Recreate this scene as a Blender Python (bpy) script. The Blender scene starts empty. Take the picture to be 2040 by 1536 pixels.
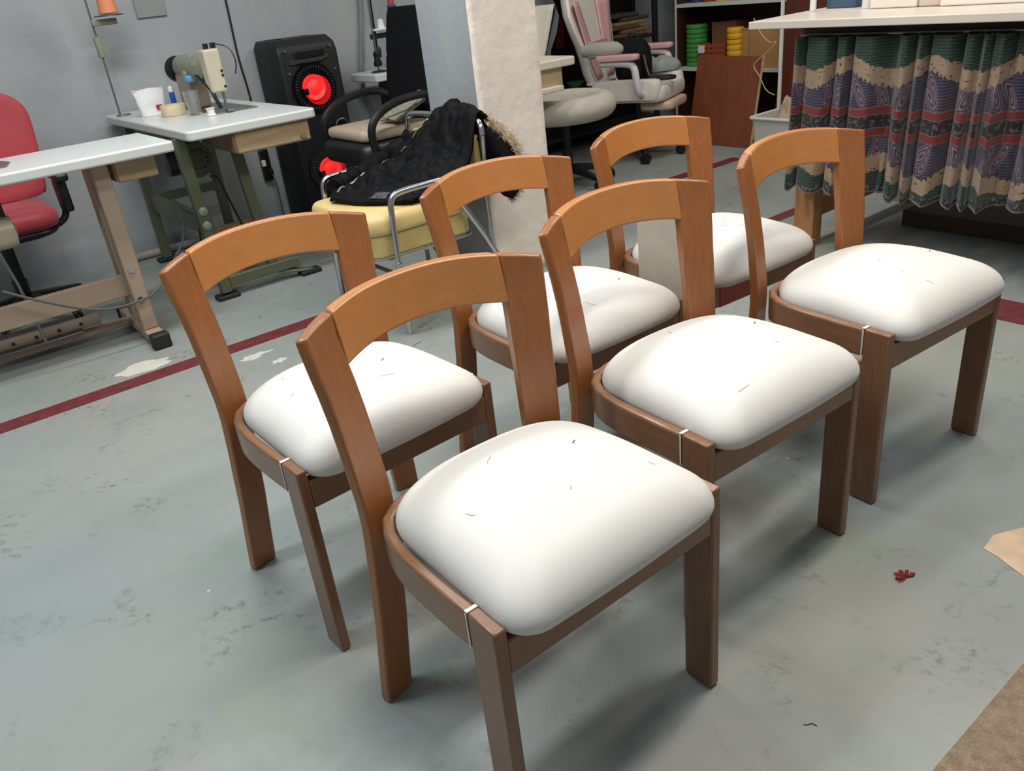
import bpy, bmesh, math, random
from mathutils import Vector, Matrix, noise
random.seed(7)
SC = bpy.context.scene
COL = SC.collection
PI = math.pi
R = math.radians

# ------------------------------------------------------------------ camera
F_PX, PITCH, ROLL, CAM_H = 1614.88, R(26.565), R(-6.706), 1.2506
cam_d = bpy.data.cameras.new('camera')
cam = bpy.data.objects.new('camera', cam_d); COL.objects.link(cam)
cam_d.sensor_width = 36.0
cam_d.lens = 36.0 * F_PX / 2040.0
cam_d.clip_start = 0.02
fw = Vector((0, math.cos(PITCH), -math.sin(PITCH)))
rt0 = Vector((1, 0, 0)); up0 = rt0.cross(fw)
rt = math.cos(ROLL) * rt0 + math.sin(ROLL) * up0
up = -math.sin(ROLL) * rt0 + math.cos(ROLL) * up0
cam.matrix_world = Matrix(((rt.x, up.x, -fw.x, 0), (rt.y, up.y, -fw.y, 0), (rt.z, up.z, -fw.z, CAM_H), (0, 0, 0, 1)))
SC.camera = cam

# workshop frame: u runs along the painted floor line, v towards the grey wall
ANG = R(35.5)
U0 = Vector((math.cos(ANG), math.sin(ANG), 0)); V0 = Vector((-math.sin(ANG), math.cos(ANG), 0))
def W(u, v, z=0.0):
    p = U0 * u + V0 * v
    return Vector((p.x, p.y, z))

# ------------------------------------------------------------------ light
SC.view_settings.view_transform = 'Standard'
SC.view_settings.look = 'None'
SC.view_settings.gamma = 1.0
SC.view_settings.use_curve_mapping = False
SC.view_settings.exposure = 0.0
world = bpy.data.worlds.new('world'); SC.world = world
world.use_nodes = True
bg = world.node_tree.nodes['Background']
bg.inputs[0].default_value = (0.80, 0.88, 0.95, 1)
bg.inputs[1].default_value = 0.27
def area(name, u, v, z, su, sv, power, color):
    d = bpy.data.lights.new(name, 'AREA'); d.shape = 'RECTANGLE'; d.size = su; d.size_y = sv
    d.energy = power; d.color = color
    o = bpy.data.objects.new(name, d); COL.objects.link(o)
    o.location = W(u, v, z); o.rotation_euler = (0, 0, ANG)
    return o
area('ceiling_tube_light', 1.3, 0.6, 2.9, 1.4, 0.25, 39, (1.0, 0.95, 0.88))
area('ceiling_tube_light', -0.6, 1.8, 2.9, 1.4, 0.25, 40, (0.95, 0.99, 1.0))
area('ceiling_tube_light', 0.9, 3.0, 2.9, 1.4, 0.25, 54, (0.97, 0.99, 1.0))
area('ceiling_tube_light', 2.6, 0.9, 2.9, 1.4, 0.25, 34, (1.0, 0.84, 0.70))
area('ceiling_tube_light', 3.8, 2.9, 2.9, 1.4, 0.25, 32, (1.0, 0.94, 0.86))

# ------------------------------------------------------------------ materials
def lin(c):
    return tuple((x / 255.0 / 12.92) if x / 255.0 <= 0.04045 else ((x / 255.0 + 0.055) / 1.055) ** 2.4 for x in c)
MATS = {}
def mat(name, rgb, rough=0.5, metal=0.0, var=0.0, scale=8.0, bump=0.0, bscale=60.0, emit=0.0, stretch=None, coat=0.0, trans=0.0, sheen=0.0):
    if name in MATS: return MATS[name]
    m = bpy.data.materials.new(name); m.use_nodes = True; MATS[name] = m
    nt = m.node_tree; N = nt.nodes; L = nt.links
    b = N['Principled BSDF']; c = lin(rgb)
    b.inputs['Base Color'].default_value = (*c, 1)
    b.inputs['Roughness'].default_value = rough
    b.inputs['Metallic'].default_value = metal
    if coat: b.inputs['Coat Weight'].default_value = coat; b.inputs['Coat Roughness'].default_value = 0.15
    if trans: b.inputs['Transmission Weight'].default_value = trans
    if sheen: b.inputs['Sheen Weight'].default_value = sheen
    if emit:
        b.inputs['Emission Color'].default_value = (*c, 1); b.inputs['Emission Strength'].default_value = emit
    tc = N.new('ShaderNodeTexCoord'); mp = N.new('ShaderNodeMapping')
    L.new(tc.outputs['Object'], mp.inputs[0])
    if stretch: mp.inputs['Scale'].default_value = stretch
    n1 = N.new('ShaderNodeTexNoise'); n1.inputs['Scale'].default_value = scale; n1.inputs['Detail'].default_value = 5
    L.new(mp.outputs[0], n1.inputs['Vector'])
    if var:
        mx = N.new('ShaderNodeMix'); mx.data_type = 'RGBA'
        lo = tuple(max(0, x * (1 - var)) for x in c); hi = tuple(min(1, x * (1 + var)) for x in c)
        mx.inputs['A'].default_value = (*lo, 1); mx.inputs['B'].default_value = (*hi, 1)
        rp = N.new('ShaderNodeMapRange'); rp.inputs[1].default_value = 0.3; rp.inputs[2].default_value = 0.7
        L.new(n1.outputs['Fac'], rp.inputs[0]); L.new(rp.outputs[0], mx.inputs['Factor'])
        L.new(mx.outputs['Result'], b.inputs['Base Color'])
    if bump:
        n2 = N.new('ShaderNodeTexNoise'); n2.inputs['Scale'].default_value = bscale; n2.inputs['Detail'].default_value = 4
        L.new(mp.outputs[0], n2.inputs['Vector'])
        bp = N.new('ShaderNodeBump'); bp.inputs['Strength'].default_value = bump; bp.inputs['Distance'].default_value = 0.01
        L.new(n2.outputs['Fac'], bp.inputs['Height']); L.new(bp.outputs[0], b.inputs['Normal'])
    return m

def mix_rgb(nt, fac, a, b):
    mx = nt.nodes.new('ShaderNodeMix'); mx.data_type = 'RGBA'
    for s, v in (('Factor', fac), ('A', a), ('B', b)):
        if hasattr(v, 'is_linked'): nt.links.new(v, mx.inputs[s])
        elif s == 'Factor': mx.inputs[s].default_value = v
        else: mx.inputs[s].default_value = (*v, 1)
    return mx.outputs['Result']
def ramp01(nt, val, a, b):
    r = nt.nodes.new('ShaderNodeMapRange'); r.inputs[1].default_value = a; r.inputs[2].default_value = b
    nt.links.new(val, r.inputs[0]); return r.outputs[0]
def noise_node(nt, vec, scale, detail=5, rough=0.5, dist=0.0):
    n = nt.nodes.new('ShaderNodeTexNoise'); n.inputs['Scale'].default_value = scale; n.inputs['Detail'].default_value = detail
    n.inputs['Roughness'].default_value = rough; n.inputs['Distortion'].default_value = dist
    nt.links.new(vec, n.inputs['Vector']); return n.outputs['Fac']
def math_node(nt, op, a, b=None, c=None):
    m = nt.nodes.new('ShaderNodeMath'); m.operation = op
    for i, v in enumerate((a, b, c)):
        if v is None: continue
        if hasattr(v, 'is_linked'): nt.links.new(v, m.inputs[i])
        else: m.inputs[i].default_value = v
    return m.outputs[0]

def floor_material():
    m = bpy.data.materials.new('painted_concrete'); m.use_nodes = True
    nt = m.node_tree; b = nt.nodes['Principled BSDF']
    tc = nt.nodes.new('ShaderNodeTexCoord').outputs['Object']
    big = noise_node(nt, tc, 0.9, 4)
    mid = noise_node(nt, tc, 3.2, 6, 0.6, 0.4)
    fine = noise_node(nt, tc, 38, 6, 0.7)
    base = mix_rgb(nt, ramp01(nt, big, 0.35, 0.65), lin((139, 148, 148)), lin((149, 151, 143)))
    base = mix_rgb(nt, ramp01(nt, mid, 0.45, 0.75), base, lin((130, 139, 133)))
    # dusty worn marks, scuffs
    scuff = math_node(nt, 'MULTIPLY', ramp01(nt, noise_node(nt, tc, 4.2, 5, 0.6, 0.8), 0.54, 0.66), ramp01(nt, fine, 0.50, 0.66))
    base = mix_rgb(nt, math_node(nt, 'MULTIPLY', scuff, 0.8), base, lin((74, 76, 70)))
    green = ramp01(nt, noise_node(nt, tc, 2.1, 3), 0.58, 0.75)
    base = mix_rgb(nt, math_node(nt, 'MULTIPLY', green, 0.5), base, lin((132, 152, 124)))
    vo = nt.nodes.new('ShaderNodeTexVoronoi'); vo.inputs['Scale'].default_value = 9.0; nt.links.new(tc, vo.inputs['Vector'])
    dots = math_node(nt, 'MULTIPLY', ramp01(nt, vo.outputs['Distance'], 0.055, 0.03), ramp01(nt, noise_node(nt, tc, 1.7, 2), 0.52, 0.56))
    base = mix_rgb(nt, math_node(nt, 'MULTIPLY', dots, 0.7), base, lin((205, 205, 190)))
    nt.links.new(base, b.inputs['Base Color'])
    rg = ramp01(nt, mid, 0.3, 0.8)
    nt.links.new(math_node(nt, 'MULTIPLY_ADD', rg, 0.25, 0.30), b.inputs['Roughness'])
    bp = nt.nodes.new('ShaderNodeBump'); bp.inputs['Strength'].default_value = 0.08; bp.inputs['Distance'].default_value = 0.01
    nt.links.new(fine, bp.inputs['Height']); nt.links.new(bp.outputs[0], b.inputs['Normal'])
    return m

def wall_material():
    m = bpy.data.materials.new('grey_wall_paint'); m.use_nodes = True
    nt = m.node_tree; b = nt.nodes['Principled BSDF']
    tc = nt.nodes.new('ShaderNodeTexCoord').outputs['Object']
    mp = nt.nodes.new('ShaderNodeMapping'); mp.inputs['Scale'].default_value = (1, 1, 0.45); nt.links.new(tc, mp.inputs[0])
    st = noise_node(nt, mp.outputs[0], 3.0, 5, 0.6, 0.5)
    fine = noise_node(nt, tc, 30, 5, 0.6)
    base = mix_rgb(nt, ramp01(nt, st, 0.3, 0.7), lin((153, 158, 162)), lin((168, 171, 170)))
    base = mix_rgb(nt, math_node(nt, 'MULTIPLY', ramp01(nt, noise_node(nt, mp.outputs[0], 1.6, 4, 0.6, 1.0), 0.56, 0.72), 0.4), base, lin((112, 116, 122)))
    nt.links.new(base, b.inputs['Base Color']); b.inputs['Roughness'].default_value = 0.6
    bp = nt.nodes.new('ShaderNodeBump'); bp.inputs['Strength'].default_value = 0.25; bp.inputs['Distance'].default_value = 0.01
    nt.links.new(fine, bp.inputs['Height']); nt.links.new(bp.outputs[0], b.inputs['Normal'])
    return m

def wood_material(name, rgb_a, rgb_b, stretch, rough=0.34, coat=0.3):
    m = bpy.data.materials.new(name); m.use_nodes = True
    nt = m.node_tree; b = nt.nodes['Principled BSDF']
    tc = nt.nodes.new('ShaderNodeTexCoord').outputs['Object']
    mp = nt.nodes.new('ShaderNodeMapping'); mp.inputs['Scale'].default_value = stretch; nt.links.new(tc, mp.inputs[0])
    g = noise_node(nt, mp.outputs[0], 9, 8, 0.65, 0.6)
    blot = noise_node(nt, tc, 7, 3)
    base = mix_rgb(nt, ramp01(nt, g, 0.3, 0.7), lin(rgb_a), lin(rgb_b))
    base = mix_rgb(nt, math_node(nt, 'MULTIPLY', ramp01(nt, blot, 0.45, 0.75), 0.2), base, lin(tuple(0.82 * x for x in rgb_a)))
    nt.links.new(base, b.inputs['Base Color']); b.inputs['Roughness'].default_value = rough
    b.inputs['Coat Weight'].default_value = coat; b.inputs['Coat Roughness'].default_value = 0.25
    return m
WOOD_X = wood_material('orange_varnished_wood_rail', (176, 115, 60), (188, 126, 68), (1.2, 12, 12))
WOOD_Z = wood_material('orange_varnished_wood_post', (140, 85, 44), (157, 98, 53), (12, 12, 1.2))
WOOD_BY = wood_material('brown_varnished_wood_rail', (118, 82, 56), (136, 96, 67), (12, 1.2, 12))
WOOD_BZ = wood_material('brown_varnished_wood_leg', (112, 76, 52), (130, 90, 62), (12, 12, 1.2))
CUSHION = mat('white_foam_cover', (214, 213, 208), 0.55, var=0.02, scale=6, sheen=0.15, bump=0.03, bscale=5)

# ------------------------------------------------------------------ mesh helpers
class MB:
    def __init__(s): s.v = []; s.f = []; s.uv = None
    def add(s, vs, fs):
        o = len(s.v); s.v += [tuple(x) for x in vs]; s.f += [tuple(i + o for i in f) for f in fs]; return s
    def box(s, x0, x1, y0, y1, z0, z1):
        return s.hexa([(x0, y0, z0), (x1, y0, z0), (x1, y1, z0), (x0, y1, z0), (x0, y0, z1), (x1, y0, z1), (x1, y1, z1), (x0, y1, z1)])
    def hexa(s, p):
        return s.add(p, [(3, 2, 1, 0), (4, 5, 6, 7), (0, 1, 5, 4), (1, 2, 6, 5), (2, 3, 7, 6), (3, 0, 4, 7)])
    def obox(s, c, size, rot):            # oriented box: rot = Euler tuple
        from mathutils import Euler
        M = rot if isinstance(rot, Matrix) else Euler(rot).to_matrix(); c = Vector(c); x, y, z = (d / 2 for d in size)
        P = [(-x, -y, -z), (x, -y, -z), (x, y, -z), (-x, y, -z), (-x, -y, z), (x, -y, z), (x, y, z), (-x, y, z)]
        return s.hexa([tuple(c + M @ Vector(q)) for q in P])
    def prism(s, poly, vec):
        n = len(poly); v = Vector(vec)
        vs = [Vector(p) for p in poly] + [Vector(p) + v for p in poly]
        fs = [tuple(range(n - 1, -1, -1)), tuple(range(n, 2 * n))] + [(i, (i + 1) % n, n + (i + 1) % n, n + i) for i in range(n)]
        return s.add(vs, fs)
    def loft(s, rings, closed_ends=True):  # rings of equal count, closed loops
        n = len(rings[0]); vs = [p for r in rings for p in r]; fs = []
        for k in range(len(rings) - 1):
            for i in range(n):
                a, b = k * n + i, k * n + (i + 1) % n
                fs.append((a, b, b + n, a + n))
        if closed_ends:
            fs.append(tuple(range(n - 1, -1, -1))); m = (len(rings) - 1) * n; fs.append(tuple(range(m, m + n)))
        return s.add(vs, fs)
    def tube(s, path, r, n=10, closed=False, smooth=0):
        P = [Vector(p) for p in path]
        for _ in range(smooth):
            Q = []
            for i in range(len(P) - 1):
                if i == 0: Q.append(P[0])
                Q.append(P[i] * 0.75 + P[i + 1] * 0.25); Q.append(P[i] * 0.25 + P[i + 1] * 0.75)
            Q.append(P[-1]); P = Q
        rad = r if callable(r) else (lambda t: r)
        rings = []; T0 = None; nrm = None; m = len(P)
        for i in range(m):
            if closed: t = (P[(i + 1) % m] - P[i - 1])
            else: t = (P[min(i + 1, m - 1)] - P[max(i - 1, 0)])
            t.normalize()
            if nrm is None:
                a = Vector((0, 0, 1)) if abs(t.z) < 0.9 else Vector((1, 0, 0)); nrm = t.cross(a).normalized()
            else:
                nrm = (nrm - t * nrm.dot(t)).normalized()
            b = t.cross(nrm); rr = rad(i / max(1, m - 1))
            rings.append([P[i] + (nrm * math.cos(2 * PI * k / n) + b * math.sin(2 * PI * k / n)) * rr for k in range(n)])
        if closed:
            rings.append(rings[0]); return s.loft(rings, False)
        return s.loft(rings)
    def lathe(s, prof, n=24, c=(0, 0, 0), axis='Z'):
        rings = []
        for r, z in prof:
            ring = []
            for k in range(n):
                a = 2 * PI * k / n; x, y = r * math.cos(a), r * math.sin(a)
                p = (x, y, z) if axis == 'Z' else ((z, x, y) if axis == 'X' else (y, z, x))
                ring.append((p[0] + c[0], p[1] + c[1], p[2] + c[2]))
            rings.append(ring)
        return s.loft(rings)
    def grid(s, fn, nu, nv, wrap=False):
        vs = [fn(i / (nu - 1), j / (nv - 1)) for j in range(nv) for i in range(nu)]
        fs = [(j * nu + i, j * nu + i + 1, (j + 1) * nu + i + 1, (j + 1) * nu + i) for j in range(nv - 1) for i in range(nu - 1)]
        return s.add(vs, fs)
    def build(s, name, material, parent=None, bevel=0.0, seg=2, angle=35, smooth=True, solid=0.0, sub=0):
        me = bpy.data.meshes.new(name); me.from_pydata(s.v, [], s.f); me.update()
        bm = bmesh.new(); bm.from_mesh(me); bmesh.ops.recalc_face_normals(bm, faces=bm.faces); bm.to_mesh(me); bm.free()
        if s.uv:
            uvl = me.uv_layers.new(name='UVMap')
            for l in me.loops: uvl.data[l.index].uv = s.uv[l.vertex_index]
        if smooth:
            me.polygons.foreach_set('use_smooth', [True] * len(me.polygons)); me.set_sharp_from_angle(angle=R(angle))
        o = bpy.data.objects.new(name, me); COL.objects.link(o)
        me.materials.append(material)
        if parent: o.parent = parent
        if solid:
            md = o.modifiers.new('solid', 'SOLIDIFY'); md.thickness = solid; md.offset = 0
        if bevel:
            md = o.modifiers.new('bevel', 'BEVEL'); md.width = bevel; md.segments = seg; md.limit_method = 'ANGLE'; md.angle_limit = R(30)
        if sub:
            md = o.modifiers.new('sub', 'SUBSURF'); md.levels = sub; md.render_levels = sub
        return o
def tag(o, label, cat, group=None):
    o['label'] = label; o['category'] = cat
    if group: o['group'] = group
    return o
def thing(name, label, cat, u=None, v=None, z=0.0, rot=0.0, xy=None, group=None):
    o = bpy.data.objects.new(name, None); COL.objects.link(o); o.empty_display_size = 0.1
    o.location = W(u, v, z) if xy is None else (xy[0], xy[1], z)
    o.rotation_euler = (0, 0, (ANG if xy is None else 0) + rot)
    return tag(o, label, cat, group)
def struct(o): o['kind'] = 'structure'; return o
def place(o, u, v, z=0.0, rot=0.0):
    o.location = W(u, v, z); o.rotation_euler = (0, 0, ANG + rot); return o
def copy_tree(o, parent=None):
    c = o.copy(); COL.objects.link(c); c.parent = parent
    for ch in list(o.children): copy_tree(ch, c)
    return c
def rrect(w, d, r, n=5, cx=0, cy=0):       # rounded rectangle outline
    P = []
    for (sx, sy, a0) in ((1, 1, 0), (-1, 1, 90), (-1, -1, 180), (1, -1, 270)):
        for k in range(n + 1):
            a = R(a0 + 90 * k / n); P.append((cx + sx * (w / 2 - r) + r * math.cos(a), cy + sy * (d / 2 - r) + r * math.sin(a)))
    return P
def pad(w, d, h, r=0.04, n=6, z0=0.0, cx=0, cy=0, puff=0.35):   # soft cushion slab
    b = MB(); rings = []
    for t in range(9):
        a = PI * t / 8; k = 1 - puff * min(w, d) * 0.5 * (1 - math.sin(a) ** 0.5) / (min(w, d) * 0.5)
        rings.append([(cx + (x - cx) * k, cy + (y - cy) * k, z0 + h * (0.5 - 0.5 * math.cos(a))) for x, y in rrect(w, d, r, n, cx, cy)])
    return b.loft(rings)

BLACK = mat('black_plastic', (16, 17, 19), 0.4, var=0.15)
BLACK_F = mat('black_fabric', (20, 21, 24), 0.85, var=0.2, scale=40, bump=0.2, bscale=90)
CHROME = mat('chrome_tube', (200, 202, 205), 0.16, 1.0)
STEEL = mat('grey_steel', (140, 142, 140), 0.35, 0.9)
WHITE_P = mat('white_plastic', (225, 226, 222), 0.4)
GREYCORD = mat('grey_cord', (84, 82, 78), 0.6)

# ------------------------------------------------------------------ setting
fl = struct(MB().add([W(-4, -3), W(9, -3), W(9, 6), W(-4, 6)], [(0, 1, 2, 3)]).build('floor', floor_material(), smooth=False))
RED_LINE = mat('dark_red_line_paint', (104, 40, 44), 0.5, var=0.25, scale=25)
def flat(name, pts, material, z=0.0015, parent=fl):
    return MB().prism([(p[0], p[1], 0.0002) for p in pts], (0, 0, z)).build(name, material, parent, smooth=False)
def uvquad(u0, u1, v0, v1): return [W(u0, v0), W(u1, v0), W(u1, v1), W(u0, v1)]
def wobble(c, ru, rv, n=22, amp=0.2, seed=0):
    P = []
    for k in range(n):
        a = 2 * PI * k / n; q = 1 + amp * noise.noise(Vector((math.cos(a) * 1.7 + seed, math.sin(a) * 1.7, seed)))
        P.append(W(c[0] + ru * q * math.cos(a), c[1] + rv * q * math.sin(a)))
    return P
flat('floor_line', uvquad(-3, 2.6, 3.17, 3.265), RED_LINE)
flat('floor_line', uvquad(3.4, 4.6, 3.47, 3.56), RED_LINE)
flat('floor_line', uvquad(2.9, 4.2, 2.42, 2.495), RED_LINE)
flat('floor_line', uvquad(2.9, 3.09, -1.0, 1.38), RED_LINE)
PATCH = mat('pale_filler_patch', (198, 196, 184), 0.7, var=0.08, scale=12, bump=0.2)
flat('filler_patch', wobble((0.575, 3.345), 0.115, 0.06, seed=2.3, amp=0.4), PATCH, 0.002)
flat('filler_patch', wobble((0.93, 3.055), 0.065, 0.022, seed=5.1, amp=0.9), PATCH, 0.002)
flat('filler_patch', wobble((0.98, 2.93), 0.03, 0.02, seed=8.1, amp=0.9), PATCH, 0.002)
flat('filler_patch', [W(1.64, 0.562), W(1.70, 0.568), W(1.77, 0.535), W(1.86, 0.50), W(1.88, 0.42), W(1.75, 0.40), W(1.60, 0.455), W(1.63, 0.525)], mat('sand_patch', (196, 172, 146), 0.8, var=0.12, scale=20, bump=0.3), 0.002)

WALLM = wall_material()
struct(MB().box(-4, 9, 5.1, 5.3, 0, 3.0).build('wall_left', WALLM, smooth=False)); bpy.data.objects['wall_left'].rotation_euler = (0, 0, ANG)
wb = struct(MB().box(5.95, 6.1, -2.5, 5.1, 0, 3.0).build('wall_back', WALLM, smooth=False)); wb.rotation_euler = (0, 0, ANG)
# square column: grey flanks, whitewashed front
pil = thing('column', 'square floor-to-ceiling column, grey on the side and whitewashed in front', 'column', 2.255, 3.11)
del pil['label']; del pil['category']; pil['kind'] = 'structure'; pil.name = 'wall_column'
MB().box(-0.175, 0.175, -0.185, 0.19, 0, 3.0).build('column_core', WALLM, pil, smooth=False)
WHITEWASH = mat('whitewash_plaster', (240, 232, 222), 0.8, var=0.07, scale=5, bump=0.6, bscale=22)
def ww(a, b):
    x = -0.177 + 0.354 * a; z = 3.0 * b
    return (x, -0.190 - 0.004 * noise.noise(Vector((x * 9, 0, z * 9))), z)
MB().grid(ww, 12, 80).build('whitewashed_face', WHITEWASH, pil, solid=0.006)

# ------------------------------------------------------------------ six dining chairs
HW = 0.255
def kk(x): return max(0.0, 1 - (abs(x) / HW) ** 2.3)
def lerp_tab(T, z):
    for (a, fa), (b, fb) in zip(T, T[1:]):
        if z <= b:
            t = (z - a) / (b - a); t = t * t * (3 - 2 * t) * 0.35 + t * 0.65
            return fa + (fb - fa) * t
    return T[-1][1]
BY = [(0, -0.436), (0.1, -0.428), (0.2, -0.416), (0.33, -0.405), (0.45, -0.401), (0.55, -0.406), (0.65, -0.415), (0.82, -0.440)]
BX = [(0, 0.256), (0.2, 0.243), (0.45, 0.231), (0.6, 0.240), (0.78, 0.257), (0.9, 0.257)]
def post_section(z):
    s = min(1, max(0, z / 0.47)); t = min(1, max(0, (z - 0.47) / 0.31))
    def mixp(a, b, c):
        q = tuple(a[i] + (b[i] - a[i]) * s for i in (0, 1)); return tuple(q[i] + (c[i] - b[i]) * t for i in (0, 1))
    F0 = mixp((-0.004, 0.025), (-0.008, 0.021), (-0.014, 0.014))
    F1 = mixp((-0.068, 0.012), (-0.076, -0.004), (-0.083, -0.022))
    B1 = mixp((-0.065, -0.015), (-0.072, -0.030), (-0.079, -0.050))
    FM = ((F0[0] + F1[0]) / 2, (F0[1] + F1[1]) / 2 - 0.002); BM = (B1[0] / 2, B1[1] / 2 - 0.003)
    x0, y0 = lerp_tab(BX, z), lerp_tab(BY, z)
    return [(x0 + a, y0 + b) for a, b in ((0, 0), (F0[0], F0[1]), FM, F1, B1, BM)]
def rear_leg_mesh(side):
    b = MB(); rings = []
    zs = [0, 0.006, 0.06, 0.13, 0.2, 0.27, 0.33, 0.38, 0.43, 0.48, 0.53, 0.58, 0.63, 0.68, 0.72, 0.76]
    for z in zs:
        k = 0.9 if z == 0 else 1.0
        sec = post_section(z); cx = sum(p[0] for p in sec) / 6; cy = sum(p[1] for p in sec) / 6
        rings.append([(side * (cx + (x - cx) * k), cy + (y - cy) * k, z) for x, y in sec])
    rings.append([(side * x, y, 0.78 + 0.03 * kk(x)) for x, y in post_section(0.78)])
    return b.loft(rings)
def top_rail_mesh():
    b = MB(); rings = []
    n = 29; X = 0.1735
    for i in range(n):
        x = -X + 2 * X * i / (n - 1); q = abs(x) / X
        yo = -0.433 - 0.09 * kk(x); th = 0.021 + 0.0075 * q ** 2
        zt = 0.78 + 0.03 * kk(x); zb = 0.722 - 0.016 * q ** 2
        sh = 0.21 * (zt - zb)
        rings.append([(x, yo, zt), (x, yo + th, zt), (x, yo + th + sh * 0.5, (zt + zb) / 2), (x, yo + th + sh, zb), (x, yo + sh, zb), (x, yo + sh * 0.5, (zt + zb) / 2)])
    return b.loft(rings)
def seat_rail_mesh():
    # bent U rail: along both sides and round the back
    half = [(0.243, -0.066), (0.2445, -0.12), (0.2445, -0.18), (0.243, -0.235), (0.238, -0.28), (0.228, -0.32), (0.208, -0.358), (0.175, -0.386), (0.13, -0.402), (0.07, -0.410)]
    P = half + [(0, -0.412)] + [(-x, y) for x, y in reversed(half)]
    n = len(P); rings = []
    for i, (x, y) in enumerate(P):
        a = P[max(0, i - 1)]; c = P[min(n - 1, i + 1)]
        t = Vector((c[0] - a[0], c[1] - a[1])).normalized(); nx, ny = t.y, -t.x
        if nx * (0 - x) + ny * (-0.2 - y) < 0: nx, ny = -nx, -ny
        if i in (0, n - 1): nx, ny = (-1 if x > 0 else 1), 0
        w = 0.021
        rings.append([(x, y, 0.386), (x, y, 0.456), (x + nx * w, y + ny * w, 0.456), (x + nx * w, y + ny * w, 0.386)])
    return MB().loft(rings)
def front_leg_mesh(side):
    b = MB(); rings = []
    for z, k in ((0, 0.86), (0.006, 1.0), (0.2, 1.0), (0.456, 1.0)):
        x0, x1 = 0.243, 0.2205; cx = (x0 + x1) / 2; cy = -0.0325
        rings.append([(side * (cx + (x - cx) * k), cy + (y - cy) * k, z) for x, y in ((x0, 0), (x0, -0.065), (x1, -0.065), (x1, 0))])
    return b.loft(rings)
def cushion_mesh(seed):
    # outline
    O = []
    for k in range(9):
        a = R(90 - 90 * k / 8); O.append((0.167 + 0.056 * math.cos(a), -0.022 + 0.054 * math.sin(a)))
    for k in range(1, 8): O.append((0.223 - 0.007 * k / 8, -0.022 - 0.215 * k / 8))
    for k in range(0, 15):
        a = (PI / 2) * k / 14; O.append((0.216 * math.cos(a) ** 0.68, -0.24 - 0.152 * math.sin(a) ** 0.68))
    mid = [(0.07, 0.034), (0, 0.035)]
    half = O
    full = [(0, 0.033), (0.08, 0.033)] + half[:-1] + [(0, half[-1][1])] + [(-x, y) for x, y in reversed(half[:-1])] + [(-0.08, 0.033)]
    n = len(full); cx, cy = 0.0, -0.165
    rings = []
    prof = [(0.05, 0.0), (0.6, 0.0), (0.92, 0.002), (0.965, 0.009), (0.99, 0.019), (1.0, 0.030), (0.994, 0.042), (0.975, 0.054), (0.943, 0.065), (0.895, 0.076), (0.82, 0.088), (0.71, 0.099), (0.56, 0.108), (0.38, 0.114), (0.2, 0.117), (0.05, 0.118)]
    for r, h in prof:
        ring = []
        for x, y in full:
            th = math.atan2((y - cy) / 0.205, (x - cx) / 0.222); w = r * r
            ex, ey = 0.222 * math.cos(th), 0.205 * math.sin(th)
            px = cx + ((x - cx) * w + ex * (1 - w)) * r; py = cy + ((y - cy) * w + ey * (1 - w)) * r
            fr = min(1.0, max(0.0, (py + 0.03) / 0.07))          # front edge hangs over the front rail
            z = 0.424 + h - 0.006 * fr
            nz = noise.noise(Vector((px * 6 + seed, py * 6, seed))) * 0.0035 * min(1, h / 0.05)
            ring.append((px, py, z + nz))
        rings.append(ring)
    return MB().loft(rings)
PUTTY = mat('white_filler_putty', (214, 206, 196), 0.8, var=0.15, scale=60)
RED_TAPE = mat('glossy_red_tape', (160, 44, 42), 0.3, var=0.15, scale=30)
LINT = mat('dark_lint', (96, 92, 90), 0.9)
def make_chair(seed=1.0):
    t = thing('dining_chair', 'x', 'chair', xy=(0, 0), group='white-seated wooden dining chairs set out in two rows')
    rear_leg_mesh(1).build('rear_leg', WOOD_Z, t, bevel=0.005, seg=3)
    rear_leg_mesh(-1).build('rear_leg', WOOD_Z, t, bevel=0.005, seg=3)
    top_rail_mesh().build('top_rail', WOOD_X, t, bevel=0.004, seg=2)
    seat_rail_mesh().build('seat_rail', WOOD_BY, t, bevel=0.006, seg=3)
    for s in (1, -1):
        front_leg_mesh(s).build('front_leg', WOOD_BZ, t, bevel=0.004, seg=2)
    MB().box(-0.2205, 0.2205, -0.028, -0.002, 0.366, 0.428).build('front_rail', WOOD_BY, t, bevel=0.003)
    cushion_mesh(seed).build('seat_cushion', CUSHION, t, angle=80, sub=1)
    return t
def putty(t, side):
    # strip of filler over the joint between seat rail and front leg
    b = MB(); w = 0.0028
    b.box(*sorted((side * 0.2442, side * 0.2425)), -0.0655 - w, -0.0655 + w * 0.4, 0.389, 0.454)
    b.box(*sorted((side * 0.243, side * 0.2225)), -0.0655 - w * 1.6, -0.0655 + w, 0.4555, 0.4578)
    b.build('joint_filler', PUTTY, t, bevel=0.0008)
CH = [  # x, y, heading, label
    (0.132, 0.979, -144.06, 'wooden dining chair with white seat closest to the camera, cut by the lower frame edge'),
    (-0.236, 1.470, -141.64, 'leftmost white-seated dining chair, its back rail in front of the green machine stand'),
    (0.278, 1.842, -145.40, 'white-seated dining chair whose back rail crosses the foot of the white column'),
    (0.542, 1.384, -146.23, 'middle white-seated dining chair of the front row of three'),
    (0.757, 2.200, -147.42, 'farthest white-seated dining chair, with red tape round its front rail'),
    (1.051, 1.740, -147.84, 'rightmost white-seated dining chair standing before the patterned curtain'),
]
proto = make_chair(1.0)
for i, (x, y, a, lab) in enumerate(CH):
    c = proto if i == 0 else copy_tree(proto)
    c.location = (x, y, 0); c.rotation_euler = (0, 0, R(a)); c['label'] = lab
    if i == 4:
        MB().box(0.035, 0.180, -0.030, 0.0, 0.3645, 0.4225).build('red_tape', RED_TAPE, c, bevel=0.003)
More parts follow.
